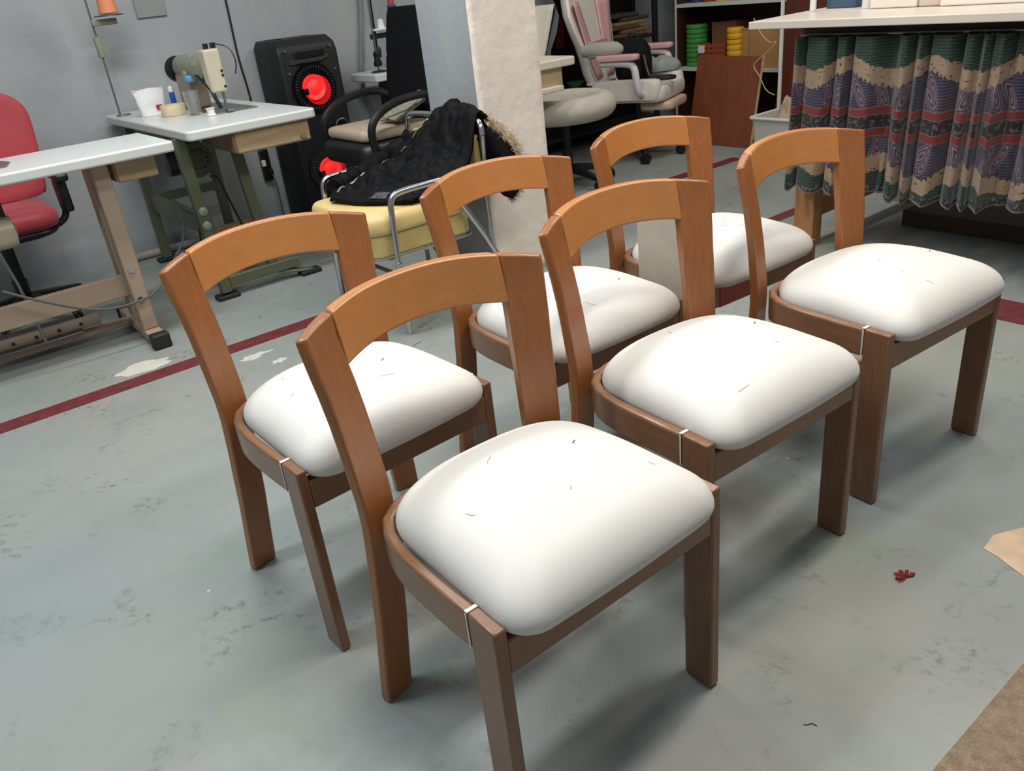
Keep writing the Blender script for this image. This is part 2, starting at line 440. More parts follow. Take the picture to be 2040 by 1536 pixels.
# a few threads of lint lying on each white seat
from mathutils.bvhtree import BVHTree
_cm = [c for c in proto.children if c.name.startswith('seat_cushion')][0].data
_bv = BVHTree.FromPolygons([v.co for v in _cm.vertices], [p.vertices for p in _cm.polygons])
def on_seat(x, y):
    h = _bv.ray_cast(Vector((x, y, 1)), Vector((0, 0, -1))); return h[0].z + 0.0004 if h[0] else 0.53
rl = random.Random(3)
CHAIRS = sorted([o for o in COL.objects if o.name.startswith('dining_chair')], key=lambda o: o.name)
for i, c in enumerate(CHAIRS):
    putty(c, 1)
    if i in (1, 5): putty(c, -1)
    for k in range(5):
        x, y, a, L = rl.uniform(-0.15, 0.15), rl.uniform(-0.30, -0.02), rl.uniform(0, 6.28), rl.uniform(0.008, 0.03)
        if k == 0: x, y, a, L = rl.uniform(-0.16, -0.05), rl.uniform(-0.2, -0.08), 0.5, 0.012
        P = [(x + L * (t - 0.5) * math.cos(a) + 0.1 * L * math.sin(6 * t), y + L * (t - 0.5) * math.sin(a)) for t in (0, 0.2, 0.4, 0.6, 0.8, 1)]
        MB().tube([(p, q, on_seat(p, q)) for p, q in P], 0.0011 if k == 0 else 0.0003, 5).build('lint_thread', LINT, c)
# grey board standing in the gap between two chairs
gb = MB().box(-0.006, 0.006, -0.11, 0.11, 0, 0.675).build('hardboard_sheet', mat('grey_board', (176, 168, 154), 0.8, var=0.05, scale=20, bump=0.1), bevel=0.001)
place(gb, 1.598, 1.44); tag(gb, 'narrow pale grey board standing upright between two white-seated chairs', 'board')

# ------------------------------------------------------------------ helpers for things given in workshop (u, v) coordinates
BASE = {}
def uthing(name, label, cat, u, v, z=0.0, group=None):
    o = thing(name, label, cat, u, v, z, group=group); BASE[o.name] = (u, v, z); return o
def B(mb, name, material, root, parent=None, **kw):
    u, v, z = BASE[root.name]
    mb.v = [(x - u, y - v, q - z) for x, y, q in mb.v]
    return mb.build(name, material, parent or root, **kw)
def solo(mb, name, material, label, cat, u, v, z=0.0, group=None, **kw):      # a thing that is one mesh
    mb.v = [(x - u, y - v, q - z) for x, y, q in mb.v]
    o = mb.build(name, material, None, **kw); place(o, u, v, z); return tag(o, label, cat, group)
def slab(u0, u1, v0, v1, z0, z1, r=0.03):
    return MB().prism([(x, y, z0) for x, y in rrect(u1 - u0, v1 - v0, r, 5, (u0 + u1) / 2, (v0 + v1) / 2)], (0, 0, z1 - z0))
def caster(root, u, v, a=0.0, r=0.025, material=None, hub=None):
    m = MB(); m.lathe([(r * 0.5, -0.02), (r, -0.018), (r, -0.004), (r * 0.5, -0.004)], 18, (u, v, r), 'X')
    m.lathe([(r * 0.5, 0.004), (r, 0.004), (r, 0.018), (r * 0.5, 0.02)], 18, (u, v, r), 'X')
    m.box(u - 0.004, u + 0.004, v - 0.012, v + 0.018, r, r * 2.1); m.lathe([(0.006, r * 1.6), (0.006, r * 3)], 8, (u, v + 0.012, 0))
    c = B(m, 'caster', material or BLACK, root)
    if hub:
        h = MB()
        for k in range(5):
            q = 2 * PI * k / 5; h.obox((u - 0.021, v + 0.4 * r * math.cos(q), r + 0.4 * r * math.sin(q)), (0.003, 0.75 * r, 0.007), (q, 0, 0))
        h.lathe([(r * 0.72, -0.0225), (r * 0.85, -0.0225), (r * 0.85, -0.019), (r * 0.72, -0.019)], 18, (u, v, r), 'X')
        h.lathe([(0.002, -0.0235), (r * 0.2, -0.0235), (r * 0.2, -0.019)], 10, (u, v, r), 'X')
        B(h, 'wheel_hub', hub, root, parent=None)
    return c

LAMINATE = mat('white_laminate', (204, 207, 203), 0.28, var=0.02, scale=3)
TAUPE = mat('taupe_enamel', (158, 138, 120), 0.45, var=0.06, scale=6)
OLIVE = mat('olive_enamel', (82, 88, 66), 0.42, var=0.1, scale=6)
PLY = mat('pale_drawer_wood', (160, 138, 106), 0.55, var=0.12, scale=5, stretch=(2, 12, 12))
PLY_D = mat('drawer_end_wood', (122, 100, 72), 0.6, var=0.12, scale=8)
CREAM = mat('cream_machine_enamel', (186, 178, 156), 0.35, var=0.04)
OLIVE_G = mat('machine_grey_green', (134, 136, 116), 0.4, var=0.1, scale=10)
RUBBER = mat('black_rubber', (24, 24, 26), 0.6)

# ------------------------------------------------------------------ sewing table at the left edge (taupe stand)
t1 = uthing('sewing_table', 'white-topped sewing table on a taupe stand with black foot caps at the left edge', 'sewing table', 0.4, 3.75)
B(slab(-0.24, 0.98, 3.51, 4.0, 0.768, 0.81, 0.012), 'table_top', LAMINATE, t1, bevel=0.008, seg=3)
for uu in (0.695, -0.05):
    B(MB().box(uu - 0.03, uu + 0.035, 3.60, 3.65, 0.06, 0.77), 'stand_post', TAUPE, t1, bevel=0.006)
    B(MB().box(uu - 0.035, uu - 0.005, 3.66, 3.76, 0.10, 0.77), 'stand_plate', TAUPE, t1, bevel=0.004)
    f = B(MB().box(uu - 0.03, uu + 0.035, 3.52, 4.02, 0.02, 0.06), 'foot', TAUPE, t1, bevel=0.005)
    for a, b in ((3.475, 3.53), (4.01, 4.06)):
        B(MB().box(uu - 0.036, uu + 0.041, a, b, 0, 0.066), 'foot_cap', RUBBER, t1, parent=f, bevel=0.01, seg=3)
B(MB().box(-0.03, 0.672, 3.655, 3.68, 0.21, 0.305), 'cross_bar', TAUPE, t1, bevel=0.005)
B(MB().box(-0.03, 0.672, 3.84, 3.88, 0.03, 0.06), 'lower_bar', TAUPE, t1, bevel=0.004)
ped = B(MB().hexa([(0.12, 3.80, 0.07), (0.47, 3.80, 0.07), (0.47, 3.98, 0.10), (0.12, 3.98, 0.10), (0.12, 3.80, 0.076), (0.47, 3.80, 0.076), (0.47, 3.98, 0.106), (0.12, 3.98, 0.106)]), 'treadle', STEEL, t1, bevel=0.002)
B(MB().box(0.12, 0.55, 3.83, 3.865, 0.076, 0.12), 'treadle_bracket', TAUPE, t1, parent=ped, bevel=0.003)
for k in range(4):
    B(MB().lathe([(0.008, -0.002), (0.008, 0.002)], 10, (0.20 + 0.09 * k, 3.829, 0.1), 'Y'), 'bolt', BLACK, t1, parent=ped)
for zz in (0.33, 0.20):
    B(MB().lathe([(0.012, -0.004), (0.012, 0.004)], 12, (0.69, 3.597, zz), 'Y'), 'bolt', CHROME, t1)
dr = B(MB().box(0.755, 0.915, 3.60, 3.88, 0.678, 0.768), 'drawer', PLY, t1, bevel=0.006)
B(MB().box(0.745, 0.757, 3.605, 3.875, 0.684, 0.762), 'drawer_end', PLY_D, t1, parent=dr, bevel=0.003)
mo = B(MB().lathe([(0.03, -0.12), (0.062, -0.11), (0.066, -0.09), (0.066, 0.02), (0.060, 0.05), (0.02, 0.06)], 28, (0.30, 3.76, 0.565), 'X'), 'motor', CREAM, t1)
B(MB().box(0.24, 0.34, 3.74, 3.78, 0.62, 0.77), 'motor_bracket', BLACK, t1, parent=mo)
B(MB().tube([(0.27, 3.72, 0.50), (0.29, 3.70, 0.36), (0.31, 3.74, 0.10)], 0.006, 8), 'treadle_rod', STEEL, t1)
# machine head on it
m1 = uthing('sewing_machine', 'sewing machine head cut off by the left frame edge, on the taupe-stand table', 'sewing machine', 0.18, 3.82, 0.811)
B(MB().prism([(0.02, 3.66, 0.811), (0.02, 3.92, 0.811), (0.40, 3.90, 0.811), (0.43, 3.80, 0.811), (0.40, 3.68, 0.811)], (0, 0, 0.003)), 'needle_plate', STEEL, m1)
B(MB().box(0.02, 0.20, 3.76, 3.86, 0.814, 0.875), 'machine_bed', CREAM, m1, bevel=0.01)
B(MB().box(-0.10, 0.10, 3.75, 3.87, 0.875, 1.06), 'machine_column', CREAM, m1, bevel=0.015)
B(MB().box(-0.10, 0.225, 3.75, 3.87, 0.99, 1.06), 'machine_arm', CREAM, m1, bevel=0.015)
B(MB().box(0.21, 0.262, 3.75, 3.87, 0.875, 1.07), 'face_plate', CREAM, m1, bevel=0.01)
B(MB().box(0.262, 0.274, 3.77, 3.85, 0.885, 1.05), 'face_seam', BLACK, m1, bevel=0.004)
nb = B(MB().tube([(0.245, 3.80, 0.89), (0.245, 3.80, 0.83)], 0.006, 10), 'needle_bar', STEEL, m1)
B(MB().prism([(0.23, 3.76, 0.816), (0.26, 3.76, 0.816), (0.265, 3.84, 0.818), (0.235, 3.84, 0.818)], (0, 0, 0.006)), 'presser_foot', STEEL, m1, parent=nb)
# cord hanging from the motor to the green stand
solo(MB().tube([(0.22, 3.58, 0.385), (0.30, 3.578, 0.33), (0.44, 3.576, 0.245), (0.53, 3.575, 0.208), (0.60, 3.574, 0.198), (0.66, 3.574, 0.198), (0.76, 3.58, 0.21), (0.86, 3.66, 0.28), (1.02, 3.9, 0.33), (1.13, 4.25, 0.36), (1.14, 4.34, 0.42)], 0.0055, 8, smooth=2), 'hanging_cord', GREYCORD,
     'thin grey cord sagging across the taupe stand to the green stand', 'cord', 0.6, 3.58)

# ------------------------------------------------------------------ red swivel chair behind it
rc = uthing('office_chair', 'red upholstered swivel chair behind the left sewing table', 'office chair', 0.36, 4.48)
REDF = mat('red_upholstery', (168, 56, 62), 0.6, var=0.08, scale=8, sheen=0.2)
def back_shell(cu, cv, z0, z1, w, thick, lean=0.06):
    b = MB(); rings = []
    for i in range(13):
        t = i / 12; z = z0 + (z1 - z0) * t
        hw = 0.5 * w * (0.80 + 0.45 * t - 0.25 * t * t) * (1 if t < 0.72 else math.sqrt(max(0.02, 1 - ((t - 0.72) / 0.285) ** 2)))
        y = cv + lean * t
        ring = []
        for k in range(16):
            a = 2 * PI * k / 16; ring.append((cu + hw * math.cos(a), y + thick * (0.5 if math.sin(a) > 0 else 0.5) * math.sin(a) - 0.04 * (math.cos(a) ** 2), z))
        rings.append(ring)
    return b.loft(rings)
B(back_shell(0.43, 4.72, 0.52, 1.06, 0.53, 0.10), 'backrest', REDF, rc, sub=1)
sp = pad(0.50, 0.46, 0.10, 0.12, 6, 0.43, 0.36, 4.48); B(sp, 'seat', REDF, rc)
B(pad(0.47, 0.43, 0.05, 0.12, 6, 0.40, 0.36, 4.48), 'seat_shell', BLACK, rc)
for s in (-1, 1):
    uu = 0.36 + s * 0.31
    ar = B(MB().tube([(0.36 + s * 0.15, 4.46, 0.405), (uu - s * 0.03, 4.46, 0.42), (uu, 4.46, 0.50), (uu, 4.46, 0.62)], 0.016, 10, smooth=2), 'arm_support', BLACK, rc)
    B(MB().box(uu - 0.03, uu + 0.03, 4.33, 4.60, 0.62, 0.66), 'armrest', BLACK, rc, bevel=0.015, seg=3)
    B(MB().box(uu - 0.022, uu + 0.022, 4.40, 4.52, 0.47, 0.62), 'arm_panel', BLACK, rc, bevel=0.012, seg=3)
B(MB().lathe([(0.03, 0.09), (0.035, 0.2), (0.028, 0.2), (0.028, 0.40), (0.06, 0.40)], 18, (0.36, 4.48, 0)), 'gas_column', BLACK, rc)
for k in range(5):
    a = R(20 + 72 * k); c, s_ = math.cos(a), math.sin(a)
    B(MB().hexa([(0.36 + 0.03 * s_, 4.48 - 0.03 * c, 0.075), (0.36 + 0.28 * c + 0.018 * s_, 4.48 + 0.28 * s_ - 0.018 * c, 0.06), (0.36 + 0.28 * c - 0.018 * s_, 4.48 + 0.28 * s_ + 0.018 * c, 0.06), (0.36 - 0.03 * s_, 4.48 + 0.03 * c, 0.075),
                (0.36 + 0.03 * s_, 4.48 - 0.03 * c, 0.13), (0.36 + 0.28 * c + 0.018 * s_, 4.48 + 0.28 * s_ - 0.018 * c, 0.085), (0.36 + 0.28 * c - 0.018 * s_, 4.48 + 0.28 * s_ + 0.018 * c, 0.085), (0.36 - 0.03 * s_, 4.48 + 0.03 * c, 0.13)]), 'base_arm', BLACK, rc, bevel=0.006)
    caster(rc, 0.36 + 0.27 * c, 4.48 + 0.27 * s_)

# ------------------------------------------------------------------ green-stand sewing table
t2 = uthing('sewing_table', 'white-topped sewing table on an olive green stand by the grey wall', 'sewing table', 1.38, 4.3)
B(slab(1.09, 1.70, 3.68, 5.05, 0.768, 0.81, 0.03), 'table_top', LAMINATE, t2, bevel=0.008, seg=3)
for uu, nm in ((1.125, 0), (1.50, 1)):
    pass
# front frame: two uprights leaning out to a low foot bar, brace plate bolted between front and back
def bar(p, q, w, d):
    p, q = Vector(p), Vector(q); b = MB()
    return b.hexa([(p.x - w, p.y - d, p.z), (p.x + w, p.y - d, p.z), (p.x + w, p.y + d, p.z), (p.x - w, p.y + d, p.z), (q.x - w, q.y - d, q.z), (q.x + w, q.y - d, q.z), (q.x + w, q.y + d, q.z), (q.x - w, q.y + d, q.z)])
B(bar((1.135, 3.885, 0.03), (1.085 + 0.02, 3.885, 0.768), 0.026, 0.022), 'front_leg', OLIVE, t2, bevel=0.004)
B(bar((1.40, 3.90, 0.06), (1.355, 3.90, 0.70), 0.024, 0.02), 'front_leg', OLIVE, t2, bevel=0.004)
B(bar((1.40, 3.90, 0.06), (1.57, 3.88, 0.022), 0.03, 0.024), 'front_toe', OLIVE, t2, bevel=0.004)
B(MB().box(1.16, 1.53, 3.866, 3.906, 0.055, 0.105), 'foot_bar', OLIVE, t2, bevel=0.004)
for fu, fv in ((1.135, 3.885), (1.575, 3.88), (1.15, 4.88), (1.55, 4.88)):
    B(MB().box(fu - 0.055, fu + 0.055, fv - 0.035, fv + 0.035, 0, 0.022), 'foot_pad', RUBBER, t2, bevel=0.006)
B(bar((1.15, 4.88, 0.02), (1.15, 4.88, 0.768), 0.024, 0.022), 'rear_leg', OLIVE, t2, bevel=0.004)
B(bar((1.55, 4.88, 0.02), (1.55, 4.88, 0.768), 0.024, 0.022), 'rear_leg', OLIVE, t2, bevel=0.004)
B(MB().box(1.145, 1.165, 3.9, 4.88, 0.29, 0.40), 'side_plate', OLIVE, t2, bevel=0.004)
B(MB().box(1.16, 1.40, 3.905, 3.93, 0.26, 0.30), 'cross_plate', OLIVE, t2, bevel=0.003)
B(MB().box(1.165, 1.55, 4.86, 4.88, 0.33, 0.38), 'cross_plate', OLIVE, t2, bevel=0.003)
for zz in (0.435, 0.368):
    B(MB().lathe([(0.004, -0.010), (0.012, -0.008), (0.020, -0.004), (0.021, 0.0)], 16, (1.123, 3.862, zz), 'Y'), 'bolt_cap', mat('pale_green_bolt', (132, 138, 116), 0.4), t2)
dr = B(MB().box(1.30, 1.66, 3.705, 3.99, 0.672, 0.768), 'drawer', PLY, t2, bevel=0.010, seg=3)
B(MB().box(1.287, 1.302, 3.71, 3.985, 0.68, 0.762), 'drawer_end', PLY_D, t2, parent=dr, bevel=0.004)
B(MB().lathe([(0.002, -0.012), (0.014, -0.012), (0.014, 0.004)], 14, (1.62, 3.703, 0.70), 'Y'), 'drawer_knob', PLY_D, t2, parent=dr)
mo = B(MB().lathe([(0.02, -0.05), (0.085, -0.045), (0.092, -0.02), (0.092, 0.05), (0.075, 0.09), (0.07, 0.16), (0.02, 0.17)], 32, (1.285, 4.33, 0.60), 'Y'), 'motor', OLIVE, t2)
vh = MB()
for i in range(-2, 3):
    for j in range(-2, 3):
        if i * i + j * j <= 5: vh.lathe([(0.0075, -0.003), (0.0075, 0.003)], 8, (1.295 + 0.021 * i, 4.2845, 0.605 + 0.021 * j), 'Y')
B(vh, 'vent_holes', BLACK, t2, parent=mo)['kind'] = 'stuff'
B(MB().lathe([(0.02, -0.05), (0.06, -0.045), (0.06, 0.03), (0.02, 0.03)], 24, (1.19, 4.33, 0.60), 'X'), 'pulley_housing', BLACK, t2, parent=mo)
B(MB().box(1.24, 1.33, 4.32, 4.40, 0.68, 0.77), 'motor_bracket', OLIVE, t2, parent=mo)
B(MB().tube([(1.325, 4.28, 0.51), (1.35, 4.26, 0.51), (1.36, 4.25, 0.48), (1.40, 4.18, 0.22), (1.42, 4.15, 0.10)], 0.006, 8), 'treadle_rod', BLACK, t2)
B(MB().hexa([(1.22, 4.05, 0.08), (1.52, 4.05, 0.08), (1.52, 4.28, 0.11), (1.22, 4.28, 0.11), (1.22, 4.05, 0.088), (1.52, 4.05, 0.088), (1.52, 4.28, 0.118), (1.22, 4.28, 0.118)]), 'treadle', RUBBER, t2, bevel=0.003)
B(MB().tube([(1.19, 4.10, 0.42), (1.165, 4.06, 0.40), (1.13, 4.05, 0.30), (1.125, 4.05, 0.15), (1.10, 4.1, 0.05), (1.0, 4.2, 0.008)], 0.005, 8, smooth=2), 'power_cable', BLACK, t2)

# machine head, turned with its face to the near table end
m2 = uthing('sewing_machine', 'cream and grey-green sewing machine head standing on the green-stand table', 'sewing machine', 1.45, 4.4, 0.811)
B(MB().box(1.392, 1.60, 4.12, 4.68, 0.811, 0.815), 'bed_plate', STEEL, m2, bevel=0.001)
B(MB().box(1.40, 1.50, 4.48, 4.66, 0.815, 0.99), 'machine_column', mat('taupe_casting', (150, 138, 120), 0.4), m2, bevel=0.015)
arm = MB(); rings = []
for y, k in ((4.19, 0.90), (4.24, 1.0), (4.38, 1.05), (4.56, 1.0), (4.66, 0.9)):
    rings.append([(1.45 + 0.055 * k * math.cos(2 * PI * j / 16), y, 1.015 + 0.062 * k * math.sin(2 * PI * j / 16)) for j in range(16)])
B(arm.loft(rings), 'machine_arm', OLIVE_G, m2)
for p0, r0 in (((1.42, 4.30, 1.03), 0.03), ((1.43, 4.42, 1.06), 0.022), ((1.40, 4.46, 0.99), 0.02), ((1.42, 4.26, 0.98), 0.022)):
    B(MB().lathe([(0.004, -r0), (r0 * 0.8, -r0 * 0.6), (r0, 0), (r0 * 0.8, r0 * 0.6), (0.004, r0)], 14, p0), 'linkage_boss', OLIVE_G, m2, parent=None)
B(MB().box(1.395, 1.475, 4.12, 4.20, 0.905, 1.10), 'face_plate', CREAM, m2, bevel=0.012, seg=3)
for zz in (0.93, 0.98, 1.0): B(MB().lathe([(0.006, -0.003), (0.006, 0.003)], 10, (1.462, 4.119, zz), 'Y'), 'screw', BLACK, m2)
B(MB().lathe([(0.01, -0.02), (0.06, -0.018), (0.066, -0.008), (0.066, 0.008), (0.05, 0.02), (0.01, 0.02)], 26, (1.44, 4.70, 1.005), 'Y'), 'handwheel', BLACK, m2)
for du in (0.0, 0.035): B(MB().box(1.42 + du, 1.438 + du, 4.15, 4.18, 1.095, 1.125), 'thread_post', BLACK, m2, bevel=0.002)
B(MB().tube([(1.47, 4.16, 1.12), (1.52, 4.10, 1.10), (1.53, 4.08, 1.03), (1.515, 4.09, 0.98)], 0.003, 6, smooth=2), 'wire_guide', BLACK, m2)
B(MB().tube([(1.41, 4.36, 0.99), (1.40, 4.26, 0.965), (1.40, 4.15, 0.93), (1.41, 4.13, 0.86), (1.42, 4.13, 0.835)], 0.010, 8, smooth=2), 'dark_hose', BLACK, m2)
B(pad(0.05, 0.06, 0.035, 0.02, 5, 0.95, 1.40, 4.42), 'blue_sponge', mat('light_blue_foam', (96, 160, 200), 0.7), m2)
nb = B(MB().tube([(1.45, 4.14, 0.91), (1.45, 4.14, 0.83)], 0.006, 10), 'needle_bar', STEEL, m2)
B(MB().box(1.44, 1.47, 4.10, 4.15, 0.816, 0.826), 'presser_foot', STEEL, m2, parent=nb, bevel=0.002)

# small things on the green-stand table
PAPER = mat('white_paper_bag', (226, 226, 226), 0.7, bump=0.3, bscale=30)
bag = uthing('paper_bag', 'crumpled white paper bag with a red mark on the green-stand table', 'bag', 1.235, 4.62, 0.811)
rings = []
for i in range(8):
    t = i / 7; ring = []
    for k in range(20):
        a = 2 * PI * k / 20; w, d = 0.062 + 0.016 * t, 0.035 * (1 - 0.65 * t)
        ring.append((1.235 + w * (abs(math.cos(a)) ** 0.6) * math.copysign(1, math.cos(a)) + 0.005 * noise.noise(Vector((a * 2, t * 5, 1))), 4.62 + d * math.sin(a) + 0.006 * noise.noise(Vector((a, t * 4, 3))), 0.811 + 0.125 * t + 0.008 * math.sin(3 * a) * t))
    rings.append(ring)
B(MB().loft(rings), 'bag_body', PAPER, bag)
B(MB().box(1.245, 1.275, 4.577, 4.584, 0.84, 0.86), 'red_print', mat('red_ink', (176, 40, 44), 0.6), bag, bevel=0.002)
solo(MB().lathe([(0.040, 0.0), (0.060, 0.0), (0.061, 0.003), (0.061, 0.047), (0.060, 0.05), (0.040, 0.05), (0.039, 0.047), (0.039, 0.003), (0.040, 0.0)], 36, (1.285, 4.44, 0.8112)), 'tape_roll', mat('cream_masking_tape', (216, 198, 164), 0.6, var=0.06, scale=30),
     'roll of cream masking tape lying flat beside the paper bag', 'tape roll', 1.285, 4.44, 0.811)
pn = uthing('oil_bottle', 'slim blue bottle with white cap in front of the machine column', 'bottle', 1.335, 4.57, 0.811)
B(MB().lathe([(0.013, 0.811), (0.014, 0.815), (0.014, 0.905), (0.012, 0.91)], 18, (1.335, 4.57, 0)), 'bottle_body', mat('blue_plastic', (30, 70, 150), 0.35), pn)
B(MB().lathe([(0.011, 0.91), (0.012, 0.913), (0.011, 0.933), (0.004, 0.939)], 16, (1.335, 4.57, 0)), 'bottle_cap', WHITE_P, pn)
gl = mat('clear_glass', (235, 238, 236), 0.05, trans=0.92)
solo(MB().lathe([(0.0, 0.813), (0.028, 0.811), (0.030, 0.815), (0.039, 0.925), (0.037, 0.925), (0.028, 0.822), (0.0, 0.820)], 28, (1.338, 4.27, 0)), 'drinking_glass', gl,
     'clear drinking glass at the edge of the green-stand table', 'glass', 1.338, 4.27, 0.811)
solo(MB().lathe([(0.006, 0.0), (0.022, 0.0), (0.024, 0.003), (0.018, 0.008), (0.019, 0.03), (0.024, 0.035), (0.006, 0.036)], 22, (1.362, 4.12, 0.811)), 'bobbin', WHITE_P,
     'small white bobbin below the cream face plate of the machine', 'bobbin', 1.362, 4.12, 0.811)
# thread stand at the far end
st = uthing('thread_stand', 'thin rod thread stand with an orange cone, on the green-stand table by the wall', 'thread stand', 1.14, 4.89, 0.811)
B(MB().prism([(x, y, 0.811) for x, y in rrect(0.07, 0.06, 0.02, 4, 1.15, 4.885)], (0, 0, 0.006)), 'base', STEEL, st, bevel=0.002)
B(MB().tube([(1.135, 4.89, 0.811), (1.135, 4.89, 1.55)], 0.005, 10), 'rod', STEEL, st)
B(MB().box(1.120, 1.150, 4.875, 4.905, 1.10, 1.20), 'rod_joint', OLIVE_G, st, bevel=0.005)
B(MB().box(1.125, 1.25, 4.85, 4.885, 1.25, 1.28), 'cross_arm', OLIVE_G, st, bevel=0.005)
B(MB().lathe([(0.002, 1.292), (0.07, 1.29), (0.072, 1.296), (0.01, 1.30)], 28, (1.215, 4.85, 0)), 'spool_plate', STEEL, st)
solo(MB().lathe([(0.044, 1.301), (0.048, 1.305), (0.032, 1.44), (0.012, 1.445)], 26, (1.22, 4.85, 0)), 'thread_cone', mat('orange_thread', (226, 140, 96), 0.6, var=0.1, scale=60, stretch=(1, 1, 12)),
     'orange thread cone cut by the top edge on the rod stand', 'thread cone', 1.22, 4.85, 1.301)

# ------------------------------------------------------------------ on and along the grey wall
solo(MB().tube([(1.94, 5.094, 1.7), (1.93, 5.094, 1.15), (1.925, 5.094, 1.0), (1.945, 5.094, 0.75), (1.93, 5.09, 0.5), (1.94, 5.09, 0.36)], 0.006, 8, smooth=2), 'wall_cable', BLACK, 'black cable running straight down the grey wall to the power strip', 'cable', 1.94, 5.094)
ps = uthing('power_strip', 'black power strip with plugs fixed low on the grey wall', 'power strip', 1.95, 5.08, 0.28)
B(MB().box(1.905, 1.96, 5.06, 5.098, 0.27, 0.46), 'strip_body', BLACK, ps, bevel=0.006)
B(MB().box(1.90, 1.925, 5.045, 5.062, 0.36, 0.40), 'plug', WHITE_P, ps, bevel=0.004)
B(MB().box(1.93, 1.955, 5.03, 5.062, 0.30, 0.34), 'plug', BLACK, ps, bevel=0.004)
B(MB().tube([(1.945, 5.03, 0.31), (1.95, 5.02, 0.25), (1.955, 5.03, 0.12), (1.96, 5.05, 0.008)], 0.005, 8, smooth=2), 'plug_cord', GREYCORD, ps)
solo(MB().tube([(2.82, 5.08, 1.6), (2.80, 5.08, 1.2), (2.72, 5.08, 0.85), (2.70, 5.08, 0.70), (2.76, 5.07, 0.45), (2.82, 5.06, 0.1)], 0.014, 10, smooth=2), 'corrugated_conduit', mat('grey_conduit', (130, 132, 130), 0.5), 'grey corrugated conduit on the wall beside the tall speaker', 'conduit', 2.76, 5.08)
solo(MB().tube([(1.0, 5.03, 0.025), (1.5, 5.035, 0.025), (1.9, 5.03, 0.025)], 0.022, 12), 'floor_pipe', mat('dusty_pipe', (150, 146, 134), 0.7, var=0.15), 'dusty pale pipe lying along the foot of the grey wall', 'pipe', 1.45, 5.03)
solo(MB().box(1.42, 1.58, 5.086, 5.099, 1.265, 1.6), 'wall_paint_patch', mat('darker_grey_paint', (142, 147, 144), 0.6, var=0.1), 'dark grey square patch of paint on the wall above the sewing machine', 'paint patch', 1.5, 5.09, 1.265, bevel=0.002)  # thin raised box stands for a flat patch of darker wall paint
solo(MB().lathe([(0.002, -0.16), (0.07, -0.16), (0.075, -0.15), (0.075, 0.15), (0.07, 0.16), (0.002, 0.16)], 28, (1.52, 4.72, 0.076), 'X'), 'cardboard_tube', mat('brown_card', (150, 112, 78), 0.75, var=0.1), 'brown cardboard roll lying under the green-stand table', 'cardboard roll', 1.52, 4.72)

# ------------------------------------------------------------------ tall party speaker
sk = uthing('loudspeaker', 'tall black party loudspeaker with two glowing red cones by the grey wall', 'loudspeaker', 2.19, 4.85)
SPK = mat('speaker_cabinet', (13, 13, 15), 0.55, var=0.1, scale=30)
prof = [(2.01, 4.70), (2.37, 4.70), (2.40, 4.75), (2.37, 5.05), (2.01, 5.05), (1.985, 4.80)]
rings = [[(2.19 + (x - 2.19) * k, 4.87 + (y - 4.87) * k + dy, z) for x, y in prof] for z, k, dy in ((0, 0.97, 0), (0.02, 1, 0), (0.98, 1, 0), (1.03, 0.98, 0.01), (1.07, 0.86, 0.03))]
B(MB().loft(rings), 'cabinet', SPK, sk, bevel=0.008)
B(MB().box(2.10, 2.29, 4.692, 4.72, 0.96, 1.005), 'control_panel', BLACK, sk, bevel=0.006)
hd = B(MB().prism([(2.06, 4.696, 0.93), (2.12, 4.688, 0.935), (2.26, 4.688, 0.935), (2.32, 4.696, 0.95), (2.32, 4.696, 0.972), (2.06, 4.696, 0.96)], (0, 0.03, 0)), 'handle_recess', SPK, sk, bevel=0.004)
for a, b_ in ((2.05, 1.01), (2.33, 1.01), (2.05, 0.89), (2.34, 0.88)):
    B(MB().lathe([(0.002, -0.006), (0.008, -0.005), (0.008, 0.002)], 10, (a, 4.697, b_), 'Y'), 'screw', STEEL, sk)
B(MB().lathe([(0.04, -0.003), (0.055, 0.002), (0.055, 0.006)], 22, (2.10, 4.93, 1.068), 'Z'), 'top_knob', BLACK, sk)
GLOW = mat('red_lit_cone', (255, 46, 46), 0.45, emit=0.55); GLOW2 = mat('red_lit_rim', (200, 16, 24), 0.5, emit=0.28)
RIM = mat('gloss_black_rim', (16, 16, 18), 0.2)
for cz, r in ((0.80, 0.125), (0.325, 0.125)):
    fr = B(MB().lathe([(r * 1.12, -0.004), (r * 1.1, -0.014), (r, -0.012), (r * 0.92, 0.004), (r * 0.92, 0.012)], 40, (2.185, 4.698, cz), 'Y'), 'cone_rim', RIM, sk)
    B(MB().lathe([(r * 0.93, -0.006), (r * 0.7, 0.004)], 40, (2.185, 4.697, cz), 'Y'), 'cone_surround', RIM, sk, parent=fr)
    B(MB().lathe([(r * 0.66, -0.006), (r * 0.50, -0.001)], 36, (2.202, 4.691, cz - 0.018), 'Y'), 'lit_ring', GLOW2, sk, parent=fr)
    B(MB().lathe([(0.001, -0.022), (r * 0.18, -0.019), (r * 0.30, -0.006), (r * 0.36, -0.003), (r * 0.54, -0.016), (r * 0.57, -0.010), (r * 0.57, 0.004)], 36, (2.180, 4.688, cz), 'Y'), 'lit_cone', GLOW, sk, parent=fr)
    B(MB().box(2.105, 2.135, 4.668, 4.69, cz - 0.035, cz + 0.002), 'guard_tab', RIM, sk, parent=fr, bevel=0.004)
    tk = MB()
    for k in range(44):
        a = 2 * PI * k / 44; tk.obox((2.185 + r * 0.93 * math.cos(a), 4.684, cz + r * 0.93 * math.sin(a)), (0.014, 0.003, 0.0025), (0, -a, 0))
    B(tk, 'rim_ticks', mat('grey_ticks', (90, 92, 96), 0.4), sk, parent=fr)['kind'] = 'stuff'
